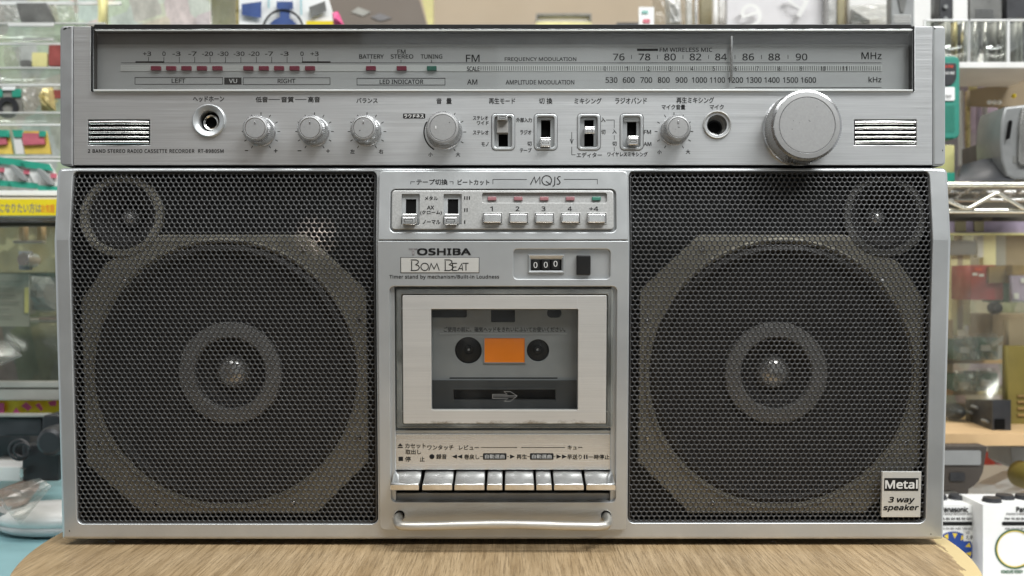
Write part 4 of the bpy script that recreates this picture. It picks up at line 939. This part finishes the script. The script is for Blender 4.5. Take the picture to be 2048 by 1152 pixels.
crumple('plastic_bag', [(-20, 985), (78, 955), (104, 972), (40, 1050)], .235, .03, 'bag', ph, 21, 7, .006)
ms = holder('white_mouse', 105, 1052, .25, 'white rounded computer mouse on the blue cloth beside the radio', 'mouse')
for nm, sc, dz, mt in (('shell', (.052, .034, .012), .0135, 'mouse_white'), ('base', (.050, .033, .010), .007, 'pale_lilac')):
    b = B(BG(0)); x, e, z_ = wpt(112, 1050, .27); bmesh.ops.create_uvsphere(b.bm, u_segments=32, v_segments=16, radius=1)
    for v in b.bm.verts: v.co = Vector((x + v.co.x * sc[0], .27 + v.co.y * sc[1], -.2115 + dz + max(-.6, v.co.z) * sc[2]))
    b.build(nm, mt, ms, smooth=60)

# ---------------------------------------------------------------- top strip
ac = holder('acrylic_case', 300, 120, .70, 'milky acrylic case with yellow edges above the radio, left of the steel post', 'acrylic case')
bx('case_body', 203, -60, 324, 120, .70, .10, 'clutter_pale', ac); bx('case_edge', 196, -60, 205, 120, .69, .02, 'yellowacryl', ac); bx('case_front', 205, -60, 326, 120, .68, .004, 'acryl', ac); bx('case_shelf', 205, 18, 286, 21, .679, .01, 'white_card', ac)
tag(bx('steel_post', 333, -60, 341, 140, .66, .01, 'white_bright', None, 2), label='thin white post just left of the steel post', category='post')
b = B(BG(.65)); b.rbox(338, -60, 351, 160, -.01, 0, 6, 2); tag(b.build('steel_post', 'steel', None), label='bright steel post between the two milky acrylic cases', category='post')
ac = holder('acrylic_case', 440, 120, .72, 'milky acrylic case with yellow streaks behind the radio, left of the blue poster', 'acrylic case')
bx('case_body', 351, -60, 478, 120, .74, .08, 'clutter_pale', ac); bx('yellow_streak', 372, -60, 392, 120, .735, .003, 'yellowacryl', ac); bx('upright', 399, -60, 415, 120, .71, .01, 'shelf_grey', ac, 2); bx('upright', 472, -60, 479, 120, .70, .02, 'gold', ac); bx('yellow_panel', 424, -60, 470, 120, .73, .004, 'yellowacryl', ac); bx('case_front', 351, -60, 478, 120, .70, .003, 'acryl', ac)
po = holder('blue_poster', 570, 100, .55, 'white poster card with dark blue pictures leaning behind the radio', 'poster')
quad('card', [(478, -60), (640, -60), (684, 90), (478, 90)], .56, .005, 'white_bright', po)
for pl, mm in (([(483, 8), (523, 3), (522, 36), (484, 30)], 'blue_item'), ([(618, 14), (650, 2), (653, 22), (621, 35)], 'darkbag'), ([(553, 3), (586, 3), (586, 18), (553, 18)], 'blue_item'), ([(560, 18), (580, 18), (578, 50), (560, 50)], 'blue_item'), ([(612, 42), (668, 42), (672, 60), (612, 60)], 'yellow_sign'),
               ([(536, -10), (539, -10), (539, 16), (536, 16)], 'cloth_blue'), ([(600, -10), (603, -10), (604, 30), (601, 30)], 'cloth_blue')):
    B(BG(.554)).plate(poly_px(pl), (), -.0004, 0).build('picture', mm, po)
B(BG(.553)).plate(circ_px(566, 60, 42, 40), (circ_px(566, 60, 38, 40),), -.0005, 0).build('picture_ring', 'ink', po)
B(BG(.5535)).plate(circ_px(566, 66, 32, 40), (), -.0005, 0).build('picture_disc', 'blue_item', po)
crumple('pink_bag', [(664, 26), (676, 22), (690, 54), (668, 60)], .52, .02, 'magenta', None, 31, 4, label='small pink crumpled bag at the poster corner', category='bag')
bp = holder('brown_board', 760, 60, .80, 'brown card panel with faint grey patches above the radio', 'panel')
quad('board', [(600, -80), (816, -80), (862, 80), (600, 80)], .80, .01, 'brown_card', bp)
B(BG(.798)).plate(poly_px([(702, 24), (716, 14), (742, 24), (726, 32)]), (), -.0004, 0).build('patch', 'shelf_grey', bp); B(BG(.798)).plate(poly_px([(742, 34), (760, 26), (784, 36), (760, 42)]), (), -.0004, 0).build('patch', 'ink_worn', bp)
quad('yellow_edge', [(826, -80), (866, -80), (866, 80), (858, 60)], .84, .02, 'yellowacryl', None, label='pale yellow strip along the edge of the brown panel', category='strip')
sb = holder('storage_box', 1127, 60, 1.2, 'small clear storage box with a pale yellow base against the beige wall', 'storage box')
B(BG(1.2)).plate(rr_px(1072, 27, 1183, 60, 2), (rr_px(1075, 31, 1180, 58, 1),), -.1, 0).build('box_frame', 'darkbag', sb); bx('box_body', 1075, 31, 1180, 43, 1.21, .08, 'pale_lilac', sb); quad('box_base', [(1073, 44), (1182, 44), (1190, 70), (1066, 70)], 1.19, .1, 'yellowacryl', sb)
pt = holder('price_card', 1292, 60, .60, 'small white price card beside the clear bags, above the dial', 'price card')
bx('card', 1278, 14, 1308, 70, .60, .002, 'white_bright', pt); bx('print', 1284, 21, 1296, 27, .5985, .0002, 'cloth_blue', pt); bx('print', 1286, 38, 1300, 46, .5985, .0002, 'pink_card', pt)
bx('black_rail', 1234, 45, 1280, 60, 1.0, .02, 'dark_device', None, label='short black rail on the wall left of the price card', category='rail')
for i, (a, b_, v) in enumerate(((1304, 1336, -8), (1330, 1360, -4), (1348, 1384, -8))):
    crumple('hanging_bag', [(a, v), (b_, v - 4), (b_ + 4, 62), (a + 2, 62)], .62 + i * .02, .04, 'bag' if i != 1 else 'white_card', None, 40 + i, 6, .006, label=('leftmost hanging clear bag, touching the price card', 'whitish hanging bag between two clear bags', 'hanging clear bag nearest the steel rods')[i], category='bag', group='hanging clear bags')
for i, (a, b_, mm) in enumerate(((1374, 1384, 'white_card'), (1389, 1396, 'steel'), (1401, 1424, 'case_khaki'), (1427, 1436, 'white_bright'), (1437, 1452, 'steel'))):
    bx('steel_rod', a, -60, b_, 120, .66 + .01 * i, .01, mm, None, 3, 2, label=('pale flat rod, leftmost of the uprights above the dial', 'narrow steel rod beside the pale flat one', 'broad khaki upright among the steel rods', 'thin bright white rod beside the steel upright', 'steel upright touching the pale lilac panel')[i], category='rod', group='uprights above the dial')
lp_ = holder('translucent_sheet', 1550, 60, .62, 'pale translucent panel with faint letters above the tuning knob', 'panel')
bx('panel', 1454, -60, 1648, 90, .62, .01, 'pale_lilac', lp_, 3, 2)
text('P', 1590, 8, 44, 36, BG(.608), P3, 'white_card', lp_, mirror=True, rot=-.5); text('e', 1503, 30, 40, 46, BG(.608), P3, 'white_card', lp_, mirror=True, rot=.3)
b = B(BG(.60)); b.rbox(1656, -60, 1674, 130, -.02, 0, 8, 3); tag(b.build('steel_post', 'steel', None), label='chrome post right of the pale panel, above the tuning knob', category='post')
tag(bx('brass_post', 1675, -60, 1690, 130, .62, .02, 'case_khaki', None, 4, 3), label='brownish post touching the chrome post', category='post')
pk = holder('photo_pack', 1740, 80, .60, 'beige boxed pack with crumpled film and a dark corner', 'pack'); bx('pack_body', 1700, -60, 1784, 90, .62, .03, 'white_card', pk); quad('dark_corner', [(1702, 18), (1740, 40), (1740, 60), (1702, 60)], .61, .004, 'darkbag', pk); crumple('film', [(1700, 12), (1780, 6), (1784, 56), (1704, 58)], .60, .02, 'bag', pk, 51, 7, .006)
# hanging phones and acrylic pockets
for i, (a, b_, vt, vb, mm, lab) in enumerate(((1783, 1830, -30, 100, 'grey_device', 'pale grey phone hanging left of the acrylic pockets'), (1826, 1862, -30, 116, 'white_card', 'white phone at the left end of the acrylic pockets'), (1880, 1905, -30, 116, 'dark_device', 'black slim phone with round buttons in the acrylic pocket'), (1906, 1936, -30, 116, 'white_card', 'white rounded phone beside the black slim one'),
                                    (1940, 2004, -30, 116, 'darkbag', 'wide dark grey phone with a fine speaker mesh in the acrylic pocket'), (2014, 2070, -30, 116, 'dark_device', 'black crumpled case at the right end of the pockets'))):
    h = holder('old_phone', (a + b_) / 2, vb, .52, lab, 'phone', 'phones in the acrylic pockets'); bx('body', a, vt, b_, vb, .52, .015, mm, h, 8 if i != 4 else 3, 3)
    if i == 2:
        for v in (14, 38): B(BG(.519)).lathe((a + b_) / 2 - 2, v, [(4.5, 0), (4, .002)], 20).build('button', 'grey_device', h)
    if i == 4:
        for j in range(6): bx('mesh_row', a + 12, 18 + j * 4, b_ - 16, 19.4 + j * 4, .519, .001, 'grey_device', h)
    if i == 0:
        for j in range(5): bx('mesh_row', a + 4, 30 + j * 3.4, b_ - 8, 31.2 + j * 3.4, .519, .001, 'white_card', h)
        B(BG(.519)).plate(poly_px([(1795, -10), (1815, -10), (1808, 24), (1802, 24)]), (), -.001, .001).build('dark_notch', 'darkbag', h)
pc = holder('acrylic_pockets', 1950, 140, .48, 'row of clear acrylic pockets on a shelf, right of the radio', 'display rack')
for u0, u1 in ((1850, 1938), (1939, 2016), (2018, 2100)):
    bx('pocket', u0, 40 if u0 < 2000 else 36, u1, 124, .475, .003, 'acryl2', pc)
    for uu in (u0, u1): bx('pocket_edge', uu - 1.2, 38, uu + 1.4, 124, .472, .004, 'white_bright', pc, 1)
    bx('pocket_rim', u0, 38.5, u1, 41.5, .472, .004, 'white_bright', pc, 1)
for u in (1893, 1899, 1912, 1928, 1952, 1973, 1992, 2003, 2010, 2034, 2043): bx('divider', u, 42, u + 2.2 + (u % 3), 123, .49, .02, ('shelf_grey', 'gold', 'steel')[u % 3], pc)
bx('pocket_back', 1840, -60, 2110, 128, .56, .004, 'darkbag', pc); bx('shelf', 1850, 124, 2110, 136, .47, .10, 'white_card', pc, 0, 2)
bx('rear_sheet', 1840, 136, 2110, 365, .66, .004, 'clutter_lilac', pc)
for i, (u, mm, w_, v1) in enumerate(((1939, 'yellowacryl', 16, 190), (1975, 'yellowacryl', 18, 170), (2000, 'blue_item', 18, 176))):
    bx('hanging_tag', u, 137, u + w_, v1, .58, .004, mm, None, label=('yellow tag hanging left below the pocket shelf', 'second yellow tag, beside the blue one below the pocket shelf', 'blue tag hanging below the pocket shelf')[i], category='tag')
for i, u in enumerate((1922, 1936, 1958, 1970, 2002, 2014)): bx('acrylic_tube', u, 180, u + 5, 330, .60, .008, ('white_card', 'gold', 'lilac')[i % 3], pc, 2, 1)
quad('film_pack', [(1940, 180), (2060, 158), (2060, 214), (1940, 210)], .57, .01, 'cabinet_tan', None, label='dull mauve pack behind the silver radio, with small lamps under it', category='pack')
for i in range(3):
    b = B(BG(.55)); b.lathe(1978 + i * 10, 205, [(4.5, 0), (4.3, .002), (2, .004)], 16); tag(b.build('spot_reflector', 'white_bright', None), label=('leftmost', 'middle', 'rightmost')[i] + ' of three round white reflectors below the mauve pack', category='reflector', group='round reflectors')
b = B(BG(.55)); b.lathe(2027, 192, [(4.5, 0), (4.3, .002), (2, .004)], 16); tag(b.build('yellow_reflector', 'yellow_sign', None), label='single round yellow reflector above the silver radio', category='reflector')
# green pocket radio
gr_ = holder('green_radio', 1900, 276, .40, 'green pocket radio with a black dial and a white price sticker', 'pocket radio')
bx('body', 1862, 112, 1919.5, 277, .40, .02, 'radio_green', gr_, 11, 3); B(BG(.3985)).plate(rc_px(1870, 126, 1913, 172, (4, 20, 4, 4)), (), -.002, 0, .8).build('dial', 'dark_device', gr_)
text('AM FM', 1894, 133, 24, 5, BG(.3983), P3, 'red_ink', gr_); text('53 60 80', 1894, 146, 30, 5, BG(.3983), P3, 'ink_light', gr_)
sk = bx('price_sticker', 1872, 174, 1909.5, 201, .3985, .001, 'white_bright', gr_, 3); bx('scribble', 1890, 190, 1904, 191.5, .3974, .0001, 'ink_worn', sk); bx('scribble', 1892, 194, 1902, 195.2, .3974, .0001, 'ink_worn', sk)
b = B(BG(.3988))
for r_ in range(11):
    for c_ in range(9): b.lathe(1870 + c_ * 4.6 + (r_ % 2) * 2.3, 212 + r_ * 5, [(1.2, 0), (.5, .0004)], 6)
tag(b.build('speaker_holes', 'dark_green', gr_), kind='stuff')
bx('green_stand', 1862, 345, 1910, 364, .42, .03, 'green_card', None, 2, 1, label='low green stand below the green pocket radio', category='stand')
bx('beige_packet', 1862, 290, 1909, 345, .44, .02, 'yellowacryl', None, 3, 1, label='pale translucent packet standing on the green stand', category='packet')
b = B(BG(0)); pts = [wpt(u, v, y) for u, v, y in ((1914, 348, .40), (1916, 340, .38), (1925, 330, .38), (1965, 318, .38), (2030, 312, .38), (2030, 362, .36), (1920, 362, .36), (2030, 320, .44), (1930, 336, .44), (1920, 362, .44), (2030, 362, .44))]; b.hull(pts)
tag(b.build('black_pouch', 'dark_device', None, smooth=60), label='glossy black pouch lying on the wire shelf', category='pouch')
bx('black_box', 1966, 285, 2040, 330, .46, .05, 'dark_device', None, 2, 1, label='small black box behind the pouch and silver radio', category='box')
sr = holder('silver_radio', 2040, 360, .36, 'rounded silver portable radio cut off by the right edge', 'portable radio')
o1 = [(2010, 214), (2060, 208), (2110, 214), (2120, 360), (2030, 360), (2013, 352), (2003, 320), (2001, 280), (2003, 240)]
B(BG(.36)).plate(poly_px(o1), (), -.05, 0, 6, bseg=5, back=True).build('body', 'grey_device', sr)
B(BG(.359)).plate(poly_px([(2046, 216), (2110, 216), (2110, 330), (2042, 330), (2038, 322), (2040, 250)]), (), -.002, .003, 1.5).build('front_grille', 'steel', sr)
B(BG(.355)).plate(poly_px([(2022, 240), (2025, 243), (2020, 277), (2016, 277)]), (), -.004, .0006).build('slot', 'void', sr)
bx('switch_print', 2026, 312, 2033, 326, .3595, .001, 'darkbag', sr)
# wire shelf
ws = holder('wire_shelf', 1980, 428, .38, 'chrome wire shelf with a zigzag brace, right of the radio', 'shelf')
def rod(u0, v0, u1, v1, y, r_, nm='rod', m='wire_chrome'):
    b = B(BG(0)); b.tube([wpt(u0, v0, y), wpt(u1, v1, y)], r_, 12); return b.build(nm, m, ws, smooth=60)
rod(1850, 369.5, 2110, 369.5, .36, .0030); rod(1850, 421.5, 2110, 421.5, .36, .0028)
b = B(BG(0)); b.tube([wpt(u, v, .355) for u, v in ((1830, 370), (1860, 385), (1926, 415), (1938, 416), (1990, 387), (1998, 387), (2045, 416), (2058, 416), (2110, 388))], .0020, 10); b.build('zigzag_brace', 'wire_chrome', ws, smooth=60)
for u in (1880, 1910, 1950, 1985, 2020, 2055): 
    b = B(BG(0)); b.tube([wpt(u, 373, .362), wpt(u * .96 + 40, 396, .50)], .0016, 8); b.build('cross_wire', 'steel', ws, smooth=60)
rod(1850, 384, 2110, 384, .50, .0022, m='steel'); rod(1850, 400, 2110, 400, .50, .0022, m='steel')
bx('shelf_mat', 1850, 376, 2110, 440, .55, .003, 'case_brown', ws)
# below the wire shelf: acrylic tray, glass case with goods
tr = holder('acrylic_tray', 1980, 470, .42, 'bluish clear acrylic tray with a yellow lit edge below the wire shelf', 'tray')
bx('tray_front', 1850, 443, 2110, 466, .42, .004, 'lilac', tr); bx('tray_edge', 1850, 466, 2110, 470, .415, .006, 'yellowacryl', tr); bx('dark_lip', 1850, 434, 2110, 442, .43, .02, 'case_brown', tr)
for u, w_ in ((1912, 20), (1950, 18)): bx('clip', u, 443, u + w_, 463, .416, .003, 'case_khaki', tr)
gc = holder('glass_case', 1980, 860, .50, 'glass case full of green and red goods above the beech shelf', 'display case')
bx('case_back', 1840, 434, 2120, 860, .72, .004, 'clutter_tan', gc)
for u0, u1, mm, v0, v1 in ((1902, 1915, 'yellow_lit', 510, 700), (1926, 1941, 'yellow_lit', 510, 650), (1915, 1926, 'beige_wall', 470, 660), (1955, 1967, 'white_card', 470, 515), (1967, 1992, 'yellow_lit', 470, 530), (1992, 2012, 'shelf_grey', 470, 540), (2012, 2060, 'cabinet_tan', 470, 560)):
    M.setdefault('yellow_lit', mat('yellow_lit', (.92, .86, .50), .35, var=.08, scale=30))  # bright base colour stands in for the glow of lit acrylic
    bx('acrylic_upright', u0, v0, u1, v1, .58, .01, mm, gc, 0, 1)
bx('grey_band', 1890, 481, 1953, 510, .575, .004, 'label_grey', gc)
bx('inner_shelf', 1850, 721, 2018, 727, .56, .10, 'beech', gc); bx('inner_shelf', 1850, 782, 2060, 790, .57, .10, 'case_khaki', gc); bx('side_post', 1886, 640, 1906, 790, .56, .01, 'beech', gc)
bx('glass_pane', 1850, 470, 2110, 866, .44, .003, 'pane', gc)
rb = holder('red_box', 1975, 600, .52, 'red box with white print in the glass case', 'box'); bx('box_body', 1942, 530, 1990, 600, .52, .05, 'red_box', rb); bx('red_side', 1990, 560, 2006, 600, .521, .05, 'redcell', rb)
for u, v, w_, mm in ((1945, 546, 10, 'white_card'), (1958, 548, 10, 'white_card'), (1950, 536, 14, 'red_ink')): bx('print', u, v, u + w_, v + 5, .519, .0003, mm, rb)
bx('brown_box', 1978, 533, 2024, 566, .515, .05, 'brown_box', None, 0, .6, label='brown printed box overlapping the red box', category='box')
bx('green_box', 2006, 560, 2022, 605, .53, .05, 'dark_green', None, 0, .6, label='narrow dark green box right of the red box', category='box')
bx('gold_box', 2025, 530, 2080, 550, .50, .05, 'brown_box', None, 0, .6, label='brown box lid at the right edge above the lilac card', category='box')
lc = holder('lilac_card', 2040, 602, .50, 'grey lilac card with pale squares at the right edge', 'card'); bx('card', 2024, 551, 2080, 604, .50, .006, 'lilac', lc); bx('square', 2028, 586, 2038, 598, .4985, .0004, 'white_card', lc); bx('square', 2042, 556, 2052, 566, .4985, .0004, 'white_card', lc); bx('rim', 2024, 601, 2080, 605, .497, .004, 'steel', lc)
b = B(BG(.54)); b.lathe(1994, 616, [(12, -.01), (12, 0), (8, .004)], 24); tag(b.build('dark_reel', 'dark_device', None), label='dark round reel below the red box', category='reel')
bx('cream_box', 1984, 628, 2110, 690, .56, .06, 'cabinet_tan', None, 1, 1, label='pale cream box behind the glass under the reel', category='box')
quad('metal_bar', [(1984, 688), (2046, 646), (2050, 652), (1988, 694)], .50, .004, 'shelf_grey', None, label='slanting pale metal arm across the glass case', category='arm')
for i, (u, v, w_, hh, lab) in enumerate(((1908, 672, 40, 48, 'green circuit board pack, upper shelf, left'), (1950, 668, 46, 52, 'green circuit board pack, upper shelf, right'), (1908, 742, 40, 40, 'green circuit board pack, lower shelf, left'), (1950, 738, 46, 44, 'green circuit board pack, lower shelf, right'))):
    h = holder('board_pack', u + 20, v + hh, .53, lab, 'circuit board pack', 'green circuit board packs'); bx('board', u, v + 8, u + w_, v + hh, .53, .03, 'pcb_green', h, 2, 1); bx('label', u + 12, v + 22, u + 32, v + 34, .528, .001, 'notice', h)
    crumple('wrap', [(u, v), (u + w_, v - 2), (u + w_ + 2, v + hh), (u - 2, v + hh)], .522, .02, 'bag', h, 60 + i, 6, .004)
ob = holder('olive_box', 2040, 866, .42, 'olive green box with embossed lines at the right edge', 'box'); bx('box_body', 2016, 692, 2110, 865, .43, .012, 'olive_box', ob); bx('cream_top', 2018, 640, 2110, 692, .442, .012, 'cabinet_tan', ob)
for v in (790, 802, 815, 828): bx('rib', 2036, v, 2110, v + 4, .428, .002, 'brown_box', ob, 1)
ap = holder('black_amplifier', 1990, 865, .40, 'black boxy unit with small knobs on the beech shelf', 'audio device')
b = B(BG(0)); vs = [wpt(*p) for p in ((1931, 799, .462), (1931, 840, .462), (1985, 866, .385), (1985, 800, .385), (2022, 866, .385), (2022, 800, .385), (2022, 799, .462), (2022, 840, .462))]; b.hull(vs); b.build('body', 'dark_device', ap, smooth=0)
for u, v, y in ((1942, 826, .45), (1953, 815, .435), (1974, 843, .405)): B(BG(y - .01)).lathe(u, v, [(3.5, -.01), (3.2, .002)], 16).build('knob', 'grey_device', ap)
bx('screw_plate', 1990, 838, 2010, 858, .384, .001, 'void', ap, 2)
b = B(BG(0)); x, e, z_ = wpt(1906, 822, .46); bmesh.ops.create_uvsphere(b.bm, u_segments=24, v_segments=12, radius=1)
for v in b.bm.verts: v.co = Vector((x + v.co.x * .0105, .46 + v.co.y * .02, z_ + v.co.z * .0085))
tag(b.build('black_mouse', 'dark_device', None, smooth=60), label='small black mouse on the beech shelf left of the black unit', category='mouse')
sh = holder('beech_shelf', 1980, 892, .36, 'pale beech shelf board right of the radio', 'shelf')
b = B(BG(0)); z0 = (576 - 868) * S * (D + .36) / D; z1 = (576 - 891.5) * S * (D + .36) / D; b.wbox((1850 - 1024) * S * 1.6, 1.1, -.62, -.36, z1, z0); b.build('board', 'beech', sh)
# printer like device under the shelf
pr_ = holder('hanging_dock', 1930, 985, .33, 'dark brown angular device with a grey label under the beech shelf', 'device')
B(BG(.34)).plate(poly_px([(1850, 893), (1975, 893), (1966, 945), (1958, 962), (1948, 972), (1938, 978), (1936, 990), (1925, 990), (1905, 981), (1850, 981)]), (), -.08, 0, 1.5).build('body', 'printer', pr_)
bx('label', 1862, 901, 1962, 930, .3385, .001, 'label_grey', pr_, 4); bx('panel_line', 1900, 945, 1930, 962, .3385, .0004, 'dark_device', pr_, 3)
B(BG(.40)).plate(poly_px([(2021, 893), (2110, 893), (2110, 950), (2040, 942), (2024, 932)]), (), -.05, 0, 1.5).build('body', 'grey_device', None).name = 'grey_tray'
tag(bpy.data.objects['grey_tray'], label='blue grey tray hanging under the beech shelf at the right edge', category='tray')
bx('red_packet', 1964, 905, 1990, 930, .60, .01, 'red_ink', None, label='red packet seen under the beech shelf', category='packet'); bx('mauve_packet', 1996, 905, 2022, 930, .60, .01, 'pink_card', None, label='dull pink packet under the beech shelf beside the red one', category='packet')
b = B(BG(.36)); b.lathe(2062, 955, [(27, -.02), (27, 0), (22, .008), (10, .010)], 24); tag(b.build('olive_roll', 'olive_box', None), label='olive round roll at the right edge above the boxes', category='roll')
bx('grey_wedge', 1850, 982, 1936, 1004, .36, .06, 'notice', None, 1, 1, label='low grey block between the dark device and the boxed radio', category='block')
crumple('pale_wrap', [(1936, 975), (2020, 935), (2110, 960), (1940, 1020)], .50, .02, 'white_card', None, 71, 5, .004, label='pale crumpled wrapping behind the boxed radios', category='wrapping')
# boxed radios
for i, (u0, u1, uc) in enumerate(((1828, 1961, 1904), (1966, 2100, 2044))):
    y = .26 - i * .02; pb = holder('boxed_radio', uc, 1240, y, ('white boxed radio with a blue and yellow disc emblem, priced 1,980', 'white boxed radio with a green ringed emblem, cut by the right edge')[i], 'boxed radio', 'white boxed radios')
    kf = S * (D + y) / D; zt_ = (576 - 1010) * kf; zb2 = -.285; xa, xb = (u0 - 1024) * kf, (u1 - 1024) * kf
    b = B(BG(0)); b.wbox(xa, xb, -y - .045, -y, zb2, zt_); b.build('carton', 'white_bright', pb)
    for a in (.25, .55, .85): 
        b = B(BG(0)); bmesh.ops.create_cone(b.bm, cap_ends=True, segments=20, radius1=.008, radius2=.007, depth=.0035, matrix=Matrix.Translation((xa + (xb - xa) * a, y + .014 + .012 * (a > .5), zt_ + .0018))); b.build('dial_wheel', 'dark_device', pb)
    bm_ = BG(y - .0004); du = uc - 1904
    text('Panasonic', 1909 + du + (11 if i else 0), 1019, 54, 10, bm_, P3, 'ink', pb, bold=.5); 
    text('FM/AM 2-BAND RECEIVER RF-U', 1905 + du + (9 if i else 0), 1028, 82, 4, bm_, P3, 'ink_worn', pb); text('FM 76 80 84 88 90 MHz', 1909 + du, 1037.5, 78, 4.5, bm_, P3, 'ink_grey', pb); text('AM 53 60 80 100 120 kHz', 1909 + du, 1057, 78, 4, bm_, P3, 'ink_worn', pb)
    B(bm_).rbox(1866 + du - (2 if i else 0), 1043.5, 1950 + du + (20 if i else 0), 1051, -.0001, P3, 3.5).build('tuning_scale', 'ink', pb)
    if i == 0:
        em = B(bm_).plate(circ_px(1907, 1102, 39, 48), (), -.0001, P3).build('emblem', 'emblem_blue', pb)
        for a in (20, -10, -40, 55, 85, 115, 150):
            t = R(a); p0 = (1907 + 36 * cos(t - .14), 1102 - 36 * sin(t - .14)); p1 = (1907 + 36 * cos(t + .14), 1102 - 36 * sin(t + .14)); B(bm_).plate(poly_px([p0, p1, (1907 + 25 * cos(t), 1102 - 25 * sin(t))]), (), 0, P3 * 2).build('emblem_ray', 'emblem_yellow', em)
    else:
        B(bm_).plate(circ_px(2030, 1098, 40, 48), (circ_px(2030, 1098, 37, 48),), -.0001, P3).build('emblem', 'dark_green', pb); B(bm_).plate(circ_px(2030, 1098, 36.5, 48), (circ_px(2030, 1098, 35, 48),), -.0001, P3).build('emblem_ring', 'emblem_yellow', pb)
        text('YOMIURI VERDY', 2024, 1143.5, 44, 6, bm_, P3, 'dark_green', pb, bold=.3)
    ps_ = B(bm_).rbox(1927 + du - (20 if i else 0) * 0 + (-8 if i else 0), 1061, 1959 + du - (8 if i else 0), 1082, 0, P3 * 3).build('price_sticker', 'white_card', pb)
    text('VS', 1935 + du - (8 if i else 0), 1065.5, 7, 5, bm_, P3 * 4, 'ink_worn', ps_, slant=.3); text('1,980', 1944 + du - (8 if i else 0), 1075.5, 24, 8.5, bm_, P3 * 4, 'ink_grey', ps_, slant=.3)
